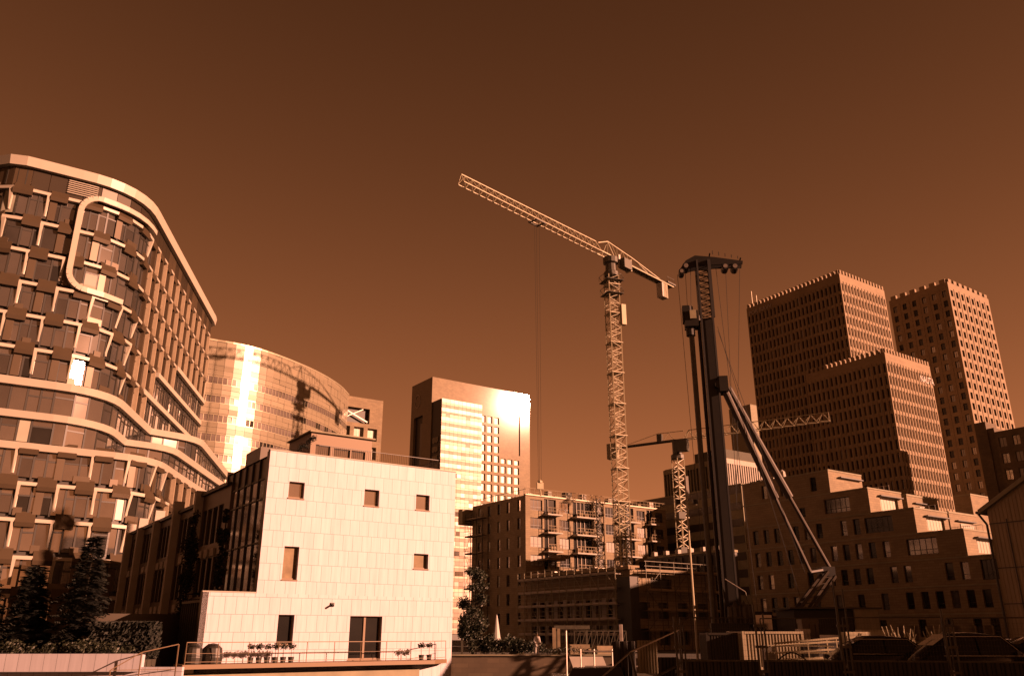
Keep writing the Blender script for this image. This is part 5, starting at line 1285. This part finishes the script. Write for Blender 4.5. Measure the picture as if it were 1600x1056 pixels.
V = [(0, 0, .98), (0, .0, 1.2), (0, 0, 1.42), (0, 0, 1.50), (0, -.02, 1.60), (0, -.01, 1.70),
     (-.17, 0, 1.42), (-.23, .01, 1.15), (-.16, -.17, .98), (-.11, -.25, 1.02), (.17, 0, 1.42), (.24, .01, 1.14), (.18, -.15, .96), (.12, -.24, 1.0),
     (-.10, 0, .93), (-.11, -.01, .50), (-.12, .02, .09), (-.12, -.13, .05), (.10, 0, .93), (.11, .01, .50), (.12, .03, .09), (.13, -.12, .05)]
E = [(0, 1), (1, 2), (2, 3), (3, 4), (4, 5), (2, 6), (6, 7), (7, 8), (8, 9), (2, 10), (10, 11), (11, 12), (12, 13), (0, 14), (14, 15), (15, 16), (16, 17), (0, 18), (18, 19), (19, 20), (20, 21)]
Rr = [(.15, .11), (.14, .10), (.15, .10), (.055, .055), (.085, .10), (.06, .075), .06, .048, .035, .028, .06, .048, .035, .028, .09, .065, .042, .035, .09, .065, .042, .035]
skin_body('body', V, E, Rr, 'skin', parent=pe)
CV = [(0, 0, .98), (0, 0, 1.2), (0, 0, 1.44), (-.17, 0, 1.43), (-.235, .01, 1.15), (-.165, -.165, .99), (.17, 0, 1.43), (.245, .01, 1.14), (.185, -.145, .97), (0, .01, .70)]
skin_body('coat', CV, [(0, 1), (1, 2), (2, 3), (3, 4), (4, 5), (2, 6), (6, 7), (7, 8), (0, 9)], [(.18, .135), (.165, .12), (.155, .105), .078, .062, .05, .078, .062, .05, (.20, .15)], 'cloth_white', parent=pe)
skin_body('trousers', [(0, 0, .90), (-.10, 0, .86), (-.11, -.01, .50), (-.12, .02, .10), (.10, 0, .86), (.11, .01, .50), (.12, .03, .10)], [(0, 1), (1, 2), (2, 3), (0, 4), (4, 5), (5, 6)], [(.15, .11), .10, .08, .062, .10, .08, .062], 'cloth_white', parent=pe)
hm_ = MB(); hm_.lathe((0, .015), [(0, 1.785), (.06, 1.77), (.095, 1.72), (.10, 1.66), (.085, 1.62), (0, 1.63)], 12); o = bpy.data.objects.new('hair', hm_.mesh('hair', 'hair')); COL.objects.link(o); o.parent = pe
# closed parasol and garden furniture behind the bushes
x, y, z_ = AT(776, 985, 70); ps = empty('closed_parasol', (x, y, 0), 'pale closed parasol behind the bushes, left of the person in white', 'parasol')
b = MB(); b.bar((x, y, 0), (x, y, 3.1), .03, 6); b.build('pole', 'steel', ps)
b = MB(); b.lathe((x, y), [(0, 3.15), (.06, 3.0), (.18, 2.2), (.30, 1.35), (.33, 1.2), (.2, 1.2), (0, 1.25)], 9); b.build('canopy', 'cloth_white', ps); b = MB(); b.box((x, y), .6, .6, .002, .1); b.build('base', 'concrete', ps)
for (px_, w_, h_, lab) in ((737, 1.5, 2.1, 'small garden gate frame with a pale lintel beside the leafy tree'), (894, 2.3, 2.0, 'open wooden site kiosk frame on the far bank, near the scaffolding')):
    x, y, _ = AT(px_, 1000, 69); g = empty('timber_gateway', (x, y, 0), lab, 'frame'); 
    for s_ in (-1, 1): b = MB(); b.box((x + s_ * w_ / 2, y), .16, .16, 0, h_); b.build('post', 'steel_dull', g)
    b = MB(); b.box((x, y), w_ + .5, .5, h_ + .002, h_ + .28); b.build('lintel', 'concrete' if w_ < 2 else 'steel_dull', g)
x, y, _ = AT(866, 1000, 68); b = MB(); b.box((x, y), .28, .28, 0, 2.1); b.box((x + .35, y), .22, .22, 0, 2.05); o = b.build('gate_post', 'wood_plank'); tag(o, 'pair of pale wooden posts right of the person in white', 'post')
for i, (px_, w_, h_) in enumerate(((808, 1.1, .5), (905, 1.5, .9), (925, .8, .6), (942, 1.3, .8))):
    x, y, _ = AT(px_, 1010, 67.5); b = MB(); b.box((x, y), w_, .8, .002, h_, .1 * i)
    for k in range(3): b.box((x, y), w_ + .04, .84, .1 + k * h_ / 3.3, .14 + k * h_ / 3.3, .1 * i)
    o = b.build('timber_stack', 'wood_plank'); tag(o, ['low pale timber stack left of the person in white', 'larger timber stack behind the railed platform', 'small timber stack between the two larger ones', 'timber stack next to the dark upright sheet'][i], 'stack', 'timber stacks on the far bank')
b = MB()
for k in range(14): leaf_blob(b, (2.0 + k * .32, 66.2 + rnd.uniform(-.3, .3), .3 + rnd.uniform(0, .25)), .35, .3, .3, 70, .11, rnd, 0, .1)
b.build('bank_grass', 'leaves', kind='stuff')
# lattice truss lying by the shell building
x, y, _ = AT(938, 990, 78); tr_ = empty('steel_truss', (x, y, 0), 'pale steel truss standing at the foot of the shell building', 'truss')
b = MB(); L2 = 4.6
for zz_ in (.5, 1.9): b.bar((x - L2 / 2, y, zz_), (x + L2 / 2, y, zz_), .05)
for k in range(9): b.bar((x - L2 / 2 + k * L2 / 9, y, .5), (x - L2 / 2 + (k + 1) * L2 / 9, y, 1.9), .04); b.bar((x - L2 / 2 + (k + 1) * L2 / 9, y, .5), (x - L2 / 2 + (k + 1) * L2 / 9, y, 1.9), .035)
b.bar((x - L2 / 2, y, 0), (x - L2 / 2, y, 1.9), .05); b.bar((x + L2 / 2, y, 0), (x + L2 / 2, y, 1.9), .05); b.build('truss_frame', 'steel_dull', tr_)

# ================================================================ railed platform with a pale board
pf = empty('jetty_platform', (4.0, 41.5, 0), 'dark steel jetty platform with railings above the basin, bottom centre', 'platform')
def rb(nm, pts, r, m='steel_dull', root=pf, n=5):
    b = MB()
    for p, q in zip(pts, pts[1:]): b.bar(p, q, r, n)
    return b.build(nm, m, root)
X = lambda px, py, Y: tuple(AT(px, py, Y))
b = MB(); b.box((4.2, 42.2), 4.6, 3.4, -.32, -.16, 0); b.build('deck', 'steel_dull', pf)
for sx_ in (2.2, 6.2):
    for sy_ in (40.8, 43.6): b = MB(); b.box((sx_, sy_), .25, .25, -2.65, -.323); b.build('leg', 'steel_dull', pf)
for px_ in (885, 907, 928, 956): p = X(px_, 1012, 40.7); b = MB(); b.bar((p[0], p[1], -.16), (p[0], p[1], 1.0 if px_ != 885 else 1.8), .035, 5); b.build('rail_post', 'steel', pf)
for zz_ in (.25, .9): rb('rail', [(X(885, 1, 40.7)[0], 40.7, zz_), (X(956, 1, 40.7)[0], 40.7, zz_)], .04, 'steel')
p = X(929, 1, 43.5); b = MB(); b.bar((p[0], 43.5, -.16), (p[0], 43.5, 2.1), .09, 6); b.build('mooring_post', 'steel', pf)
p0, p1 = X(895, 1022, 42.5), X(943, 1022, 42.5)
b = MB(); b.hexa([(p0[0] + .1, 42.3, -.15), (p1[0] + .25, 42.3, -.15), (p1[0] + .25, 42.45, -.15), (p0[0] + .1, 42.45, -.15)], [(p0[0] - .15, 42.9, .62), (p1[0] + .0, 42.9, .62), (p1[0], 43.05, .62), (p0[0] - .15, 43.05, .62)]); o = b.build('leaning_board', 'concrete_pale'); tag(o, 'pale panel leaning on the railed jetty platform', 'board')
# dark mound added to fill the dark triangle by the platform
b = MB(); A_ = [(1.2, 38.0, -2.5), (5.6, 37.0, -2.5), (6.0, 40.0, -2.5), (1.6, 41.0, -2.5)]; B_ = [(2.6, 38.4, .25), (4.6, 37.9, .3), (4.8, 39.3, .3), (2.8, 39.9, .25)]
b.hexa(A_, B_); o = b.build('dark_mound', 'sheet_dark'); tag(o, 'dark mound added in the basin before the railed platform', 'boat')
# sloping handrail on the right of the basin
hr = empty('ramp_handrail', (7, 36, 0), 'long dark sloping handrail crossing in front of the corrugated sheets', 'railing')
rb('handrail', [X(935, 1062, 33), X(985, 1018, 35), X(1060, 984, 37)], .035, 'steel', hr); rb('post', [X(985, 1018, 35), X(996, 1066, 35)], .06, 'steel_dull', hr); rb('post', [X(1060, 984, 37), X(1066, 1045, 37)], .05, 'steel_dull', hr); rb('lower_rail', [X(1020, 1060, 34), X(1064, 1036, 36.5)], .05, 'steel_dull', hr)
# corrugated sheets, skips
def corr(b, O, a, ln, z0, z1, n, dep=.06, m=0):
    u = dirv(a); nn = Vector((u.y, -u.x)); O = Vector((O[0], O[1])); pr = []
    for i in range(n):
        s = ln / n; pr += [(i * s, 0), (i * s + .3 * s, 0), (i * s + .45 * s, dep), (i * s + .85 * s, dep)]
    pr.append((ln, 0)); pts = [O + u * p[0] + nn * p[1] for p in pr]
    for p, q in zip(pts, pts[1:]): b.face([(p.x, p.y, z0), (q.x, q.y, z0), (q.x, q.y, z1), (p.x, p.y, z1)], m)
    back = [p - nn * .05 for p in pts]
    for p, q in zip(back[::-1], back[::-1][1:]): b.face([(p.x, p.y, z0), (q.x, q.y, z0), (q.x, q.y, z1), (p.x, p.y, z1)], m)
    for p, q, r_, s_ in zip(pts, pts[1:], back, back[1:]): b.face([(p.x, p.y, z1), (q.x, q.y, z1), (s_.x, s_.y, z1), (r_.x, r_.y, z1)], m)
def sheet(px0, px1, pyt, Y, zb, m, lab, n, name='corrugated_sheet', a=0):
    p, q = AT(px0, pyt, Y), AT(px1, pyt, Y); b = MB(); corr(b, (p.x, Y), a, q.x - p.x, zb, p.z, n); o = b.build(name, m); tag(o, lab, 'sheet', 'corrugated sheets by the ramp')
    return o
sheet(957, 992, 1001, 39, -.1, 'sheet_dark', 'black upright sheet left of the pale corrugated one', 3)
sheet(995, 1026, 1000, 38.5, .05, 'sheet_pale', 'pale brown corrugated sheet standing by the sloping handrail', 7)
sheet(1028, 1060, 1026, 36, -.2, 'sheet_dark', 'low black corrugated sheet between the handrail and the fence', 6)
def skip(name, px0, px1, Y, zt, a, dp, n, m, lab, cat='container'):
    p, q = AT(px0, 985, Y), AT(px1, 985, Y); ln = (q.x - p.x) / math.cos(a); rt = empty(name, (p.x, Y, 0), lab, cat, 'steel containers behind the fence'); O = Vector((p.x, Y)); u = dirv(a); v = Vector((-u.y, u.x))
    b = MB(); corr(b, O, a, ln, .12, zt - .1, n); b.build('front_side', m, rt)
    b = MB(); corr(b, O + v * dp, a - R(90), dp, .12, zt - .1, max(3, int(n * dp / ln))); b.build('left_end', m, rt)
    b = MB(); corr(b, O + u * ln, a + R(90), dp, .12, zt - .1, max(3, int(n * dp / ln))); b.build('right_end', m, rt)
    b = MB(); corr(b, O + u * ln + v * dp, a + R(180), ln, .12, zt - .1, n); b.build('back_side', m, rt)
    b = MB()
    for s in (0, ln): 
        for d in (0, -dp): b.obox(O, a, s - .06, s + .06, d - .06, d + .09, 0, zt)
    b.obox(O, a, .06, ln - .06, -.02, .1, zt - .12, zt - .01); b.obox(O, a, .06, ln - .06, -.02, .1, .02, .14); b.obox(O, a, .06, ln - .06, -dp - .03, -dp + .05, zt - .12, zt - .01)
    for s in (0, ln): b.obox(O, a, s - .05, s + .05, -dp + .06, -.06, zt - .12, zt - .01)
    b.build('frame', m, rt)
    b = MB(); b.obox(O, a, .02, ln - .02, -dp + .02, -.08, .15, .22); b.build('floor', m, rt); return rt
skip('steel_container', 1104, 1156, 44.0, 1.72, R(-4), 2.3, 12, 'sheet_dark', 'open black corrugated container, left of the pale one behind the fence')
skip('steel_container', 1160, 1254, 43.2, 1.78, R(4), 2.3, 19, 'sheet_pale', 'pale corrugated steel container at the foot of the piling rig')
# reinforcement racks with loops of cable
rk = empty('rebar_rack', tuple(AT(1222, 1000, 37)[:2]) + (0,), 'bright stack of steel mesh racks in front of the pale container', 'rack')
bx_, by_ = AT(1222, 1000, 37)[:2]
for k in range(4):
    b = MB(); z0_ = .35 + k * .27
    for i in range(24): b.bar((bx_ - 0.4 + i * .105, by_ - .5 + .05 * k, z0_), (bx_ - 0.4 + i * .105 + .05, by_ + .9, z0_ + .03), .014)
    for d in (-.5, 0, .5): b.bar((bx_ - .5, by_ + d, z0_ + .01), (bx_ + 2.2, by_ + d, z0_ + .08 + .04 * k), .028)
    b.build('mesh_mat', 'crane_steel', rk)
b = MB()
for s in (-.45, .9, 2.1):
    for d in (-.5, .6): b.bar((bx_ + s, by_ + d, 0), (bx_ + s, by_ + d, 1.45), .03)
b.bar((bx_ - .5, by_ - .5, 1.28), (bx_ + 2.2, by_ - .5, 1.5), .05); b.build('rack_frame', 'crane_steel', rk)
b = MB(); c = Vector((bx_ + .1, by_ - .75, .75)); prev = None
for i in range(27):
    t = i / 26 * math.pi; p = c + Vector((-.85 * math.cos(t) , 0, .85 * math.sin(t) + .03 * math.sin(5 * t) - .7)); 
    if prev: b.bar(prev, p, .03, 5)
    prev = p
o = b.build('hose_loop', 'frame_dark'); tag(o, 'dark hose looped over the bright steel racks', 'hose')
p = AT(1202, 1012, 38.2); b = MB(); b.box((p.x, p.y), .55, .5, .002, 1.15); b.box((p.x, p.y), .6, .56, 1.153, 1.2); o = b.build('site_crate', 'concrete_pale'); tag(o, 'small white crate beside the looped hose', 'crate')
# black skip and clutter right of the racks
skip('steel_skip', 1276, 1310, 38.0, 1.35, R(2), 2.0, 1, 'sheet_dark', 'black flat sided skip between the racks and the parked cars', 'skip')
ck = empty('site_cabin', tuple(AT(1305, 985, 52)[:2]) + (0,), 'dark site cabin with a pale panelled end, behind the fence posts', 'cabin')
cx_ = AT(1338, 985, 52)
b = MB(); b.box((cx_.x - 1.9, 53.5), 3.6, 3, .2, 3.0, R(3)); b.build('wall', 'sheet_dark', ck); b = MB(); b.box((cx_.x + .65, 53.4), 1.45, 2.9, .2, 3.05, R(3)); b.build('end_panel', 'sheet_pale', ck); b = MB(); b.box((cx_.x - 1.2, 53.4), 5.6, 3.3, 3.053, 3.15, R(3)); b.build('roof', 'roofing', ck)
b = MB(); b.box((cx_.x - 1.9, 51.95), 1.9, .06, 1.2, 1.6, R(3)); b.build('window', 'glass_dim', ck)
for i, (px_, Y, w_, h_, m_) in enumerate(((1265, 47, .9, 2.4, 'bronze_pale'), (1256, 46, .5, 1.9, 'steel'), (1350, 44, 2.0, 1.75, 'crane_steel'), (1365, 44.6, 1.4, 1.85, 'crane_steel'))):
    p = AT(px_, 1000, Y); b = MB(); b.box((p.x, Y), w_, .6, .002, h_ * .9, .1); b.box((p.x, Y), w_ * 1.06, .66, h_ * .9 + .003, h_, .1)
    for k in range(3): b.box((p.x - w_ * .35 + k * w_ * .35, Y - .33), .05, .04, .1, h_ * .9, .1)
    o = b.build('equipment_locker', m_); tag(o, ['brown upright locker right of the pale container', 'narrow steel locker beside the engine of the rig', 'bright low locker seen above the first parked car', 'second bright low locker above the first parked car'][i], 'locker', 'site lockers')
# flower like debris: bundles of cut pipe
pb = empty('pipe_bundle', tuple(AT(1425, 990, 43)[:2]) + (0,), 'bundle of pale bent rods sticking up between the two parked cars', 'rods')
x, y, _ = AT(1425, 990, 43); rr_ = random.Random(4)
b = MB()
for i in range(26):
    sx_ = rr_.uniform(-1.2, 1.4); b.bar((x + sx_, y, .9), (x + sx_ + rr_.uniform(-.4, .4), y + rr_.uniform(-.3, .3), 1.65 + rr_.uniform(0, .45)), .02, 4)
b.build('rods', 'crane_steel', pb); b = MB(); b.box((x, y), 3.2, 1.2, .002, 1.05, .05); b.box((x, y), 3.3, 1.3, 1.053, 1.12, .05); b.build('pallet', 'wood_plank', pb)

# ================================================================ parked cars
def car(label, px, Y, rz, L_=4.4, H=1.47):
    x = AT(px, 1000, Y).x; rt = empty('parked_car', (x, Y, 0), label, 'car', 'dark cars parked behind the fence', rz=rz); w2 = .88
    prof = [(-L_ / 2, .35), (-L_ / 2 + .02, .78), (-L_ / 2 + .25, .95), (-L_ / 2 + .75, 1.28), (-L_ / 2 + 1.35, H - .02), (-.25, H), (.45, H - .06), (1.05, 1.12), (1.35, .98), (L_ / 2 - .35, .86), (L_ / 2 - .06, .70), (L_ / 2, .40), (L_ / 2 - .1, .22), (-L_ / 2 + .1, .22)]
    def half(z, s): return w2 * (1 - .0 * s) - max(0, z - .85) * .38
    b = MB(); n = len(prof)
    Lp = [(p[0], -half(p[1], 0), p[1]) for p in prof]; Rp = [(p[0], half(p[1], 0), p[1]) for p in prof]
    bm = bmesh.new(); A_ = [bm.verts.new(p) for p in Lp]; B_ = [bm.verts.new(p) for p in Rp]; Cm = [bm.verts.new((p[0], 0, p[1] + (.05 if p[1] > 1.0 else .02))) for p in prof]
    for i in range(n):
        j = (i + 1) % n; bm.faces.new([A_[i], A_[j], Cm[j], Cm[i]]); bm.faces.new([Cm[i], Cm[j], B_[j], B_[i]])
    bm.faces.new(A_[::-1]); bm.faces.new(B_); bmesh.ops.recalc_face_normals(bm, faces=bm.faces)
    bmesh.ops.bevel(bm, geom=[e for e in bm.edges if abs(e.verts[0].co.y) > .3 and abs(e.verts[1].co.y) > .3 and e.verts[0].co.y * e.verts[1].co.y > 0], offset=.06, segments=3, affect='EDGES')
    me = bpy.data.meshes.new('body'); bm.to_mesh(me); bm.free()
    for f in me.polygons: f.use_smooth = True
    me.materials.append(M['car_paint']); o = bpy.data.objects.new('body', me); COL.objects.link(o); o.parent = rt
    def add(b, nm, m): oo = bpy.data.objects.new(nm, b.mesh(nm, m)); COL.objects.link(oo); oo.parent = rt; return oo
    for s in (-1, 1):
        yy = lambda z: s * (half(z, 0) + .012)
        for (x0, x1, xa, xb_) in ((-1.35, -.35, -1.15, -.35), (-.28, 1.02, -.28, .52)):
            b = MB(); q = [(x0, yy(.98), .98), (x1, yy(.98), .98), (xb_, yy(H - .12), H - .12), (xa, yy(H - .12), H - .12)]; b.face(q if s < 0 else q[::-1]); add(b, 'side_window', 'car_glass')
        b = MB(); b.bar((-1.5, yy(1.0), .96), (1.15, yy(1.0), .96), .014); b.bar((-1.3, yy(H - .08), H - .09), (.55, yy(H - .08), H - .09), .016); b.bar((.55, yy(H - .08), H - .09), (1.12, yy(1.0), .98), .014); add(b, 'window_trim', 'steel')
    b = MB(); q = [(1.07, -.76, 1.125), (1.07, .76, 1.125), (.5, .62, H - .05), (.5, -.62, H - .05)]; q = [(p[0] + .02, p[1], p[2] + .02) for p in q]; b.face(q); add(b, 'windscreen', 'car_glass')
    b = MB(); q = [(-L_ / 2 + .72, .68, 1.27), (-L_ / 2 + .72, -.68, 1.27), (-L_ / 2 + 1.3, -.6, H - .03), (-L_ / 2 + 1.3, .6, H - .03)]; b.face([(p[0] - .02, p[1], p[2] + .02) for p in q][::-1]); add(b, 'rear_window', 'car_glass')
    for wx in (-1.35, 1.35):
        for s in (-1, 1):
            b = MB(); b.bar((wx, s * .68, .32), (wx, s * .90, .32), .32, 18); wo = add(b, 'wheel', 'rubber'); b = MB(); b.bar((wx, s * .9, .32), (wx, s * .915, .32), .2, 12); ro_ = bpy.data.objects.new('rim', b.mesh('rim', 'steel')); COL.objects.link(ro_); ro_.parent = wo
    for s in (-1, 1): b = MB(); b.box((L_ / 2 - .12, s * .62), .2, .3, .6, .72); add(b, 'headlight', 'glass_pale'); b = MB(); b.box((-L_ / 2 + .08, s * .68), .16, .24, .78, .92); add(b, 'tail_light', 'bronze')
    for s in (-1, 1): b = MB(); b.box((.85, s * .98), .12, .18, .98, 1.12); add(b, 'mirror', 'car_paint')
    return rt
car('dark parked car with a low curved roof, left one of the two behind the fence', 1385, 33.2, R(-6), H=1.56)
car('large dark parked car at the right, in front of the wooden house', 1525, 30.5, R(-4), L_=4.9, H=1.66)
car('dark parked car mostly cut by the right edge of the picture', 1640, 33.5, R(-3), H=1.55)

# ================================================================ building site fence with solid lower sheets
fx = [1062, 1188, 1318, 1482, 1650]; FY = [27.0, 27.0, 26.6, 26.0, 25.3]; names = ['first fence panel from the left with a black corrugated lower sheet', 'second fence panel from the left, below the pale container', 'third fence panel, in front of the first parked car', 'fence panel at the right edge, in front of the large parked car']
fpos = [Vector((AT(px_, 1000, Y).x, Y)) for px_, Y in zip(fx, FY)]
for i in range(4):
    a_, c_ = fpos[i] + Vector((.05, 0)), fpos[i + 1] - Vector((.12, 0)); d = c_ - a_; ln = d.length; an = math.atan2(d.y, d.x); zt_ = 2.12 - .02 * (i % 2); zsh = .86
    ft = empty('site_fence', (a_.x, a_.y, 0), names[i], 'fence', 'site fence panels in front of the cars')
    b = MB(); corr(b, a_ + Vector((0, -.03)), an, ln, .06, zsh, 11, .05); b.build('lower_sheet', 'sheet_dark', ft)
    b = MB(); b.obox(a_, an, 0, ln, -.03, .06, zsh + .002, zsh + .05); b.build('sheet_cap', 'steel_dull', ft)
    b = MB(); u = dirv(an)
    b.bar((a_.x, a_.y, .1), (a_.x, a_.y, zt_), .021, 7); b.bar((c_.x, c_.y, .1), (c_.x, c_.y, zt_), .021, 7); b.bar((a_.x, a_.y, zt_), (c_.x, c_.y, zt_), .018, 6); b.bar((a_.x, a_.y, .12), (c_.x, c_.y, .12), .018, 6); b.build('frame', 'steel_dull', ft)
    b = MB(); nv = 32
    for k in range(1, nv): p = a_ + d * k / nv; b.bar((p.x, p.y, zsh), (p.x, p.y, zt_), .0022, 3, cap=False)
    for k in range(1, 8): z_ = zsh + (zt_ - zsh) * k / 8; b.bar((a_.x, a_.y, z_), (c_.x, c_.y, z_), .0022, 3, cap=False)
    b.build('wire_mesh', 'steel_dull', ft)
    for p in (a_,): b = MB(); b.box((p.x - .05, p.y), .7, .22, .002, .12, R(90)); b.build('foot', 'concrete', ft)
for i in range(5):
    p = fpos[i] + Vector((-.03, -.06)); pt = empty('fence_post', (p.x, p.y, 0), ['leftmost clamped fence post, left of the first fence panel', 'twin fence post below the mast of the piling rig', 'tall twin fence post between the second and third fence panels', 'twin fence post between the two parked cars', 'fence post outside the right edge'][i], 'post', 'clamped posts of the site fence')
    hh = [2.15, 2.5, 3.2, 2.35, 2.2][i]
    b = MB(); b.bar((p.x - .1, p.y - .12, 0), (p.x - .14, p.y - .12, hh), .032, 8); b.build('pole', 'steel_dull', pt); b = MB(); b.bar((p.x + .16, p.y - .1, 0), (p.x + .13, p.y - .1, hh - .25), .026, 8); b.build('pole', 'steel_dull', pt)
    for z_ in (.55, 1.25, 1.85): b = MB(); b.box((p.x, p.y - .1), .36, .07, z_, z_ + .07); b.build('clamp', 'steel_dull', pt)
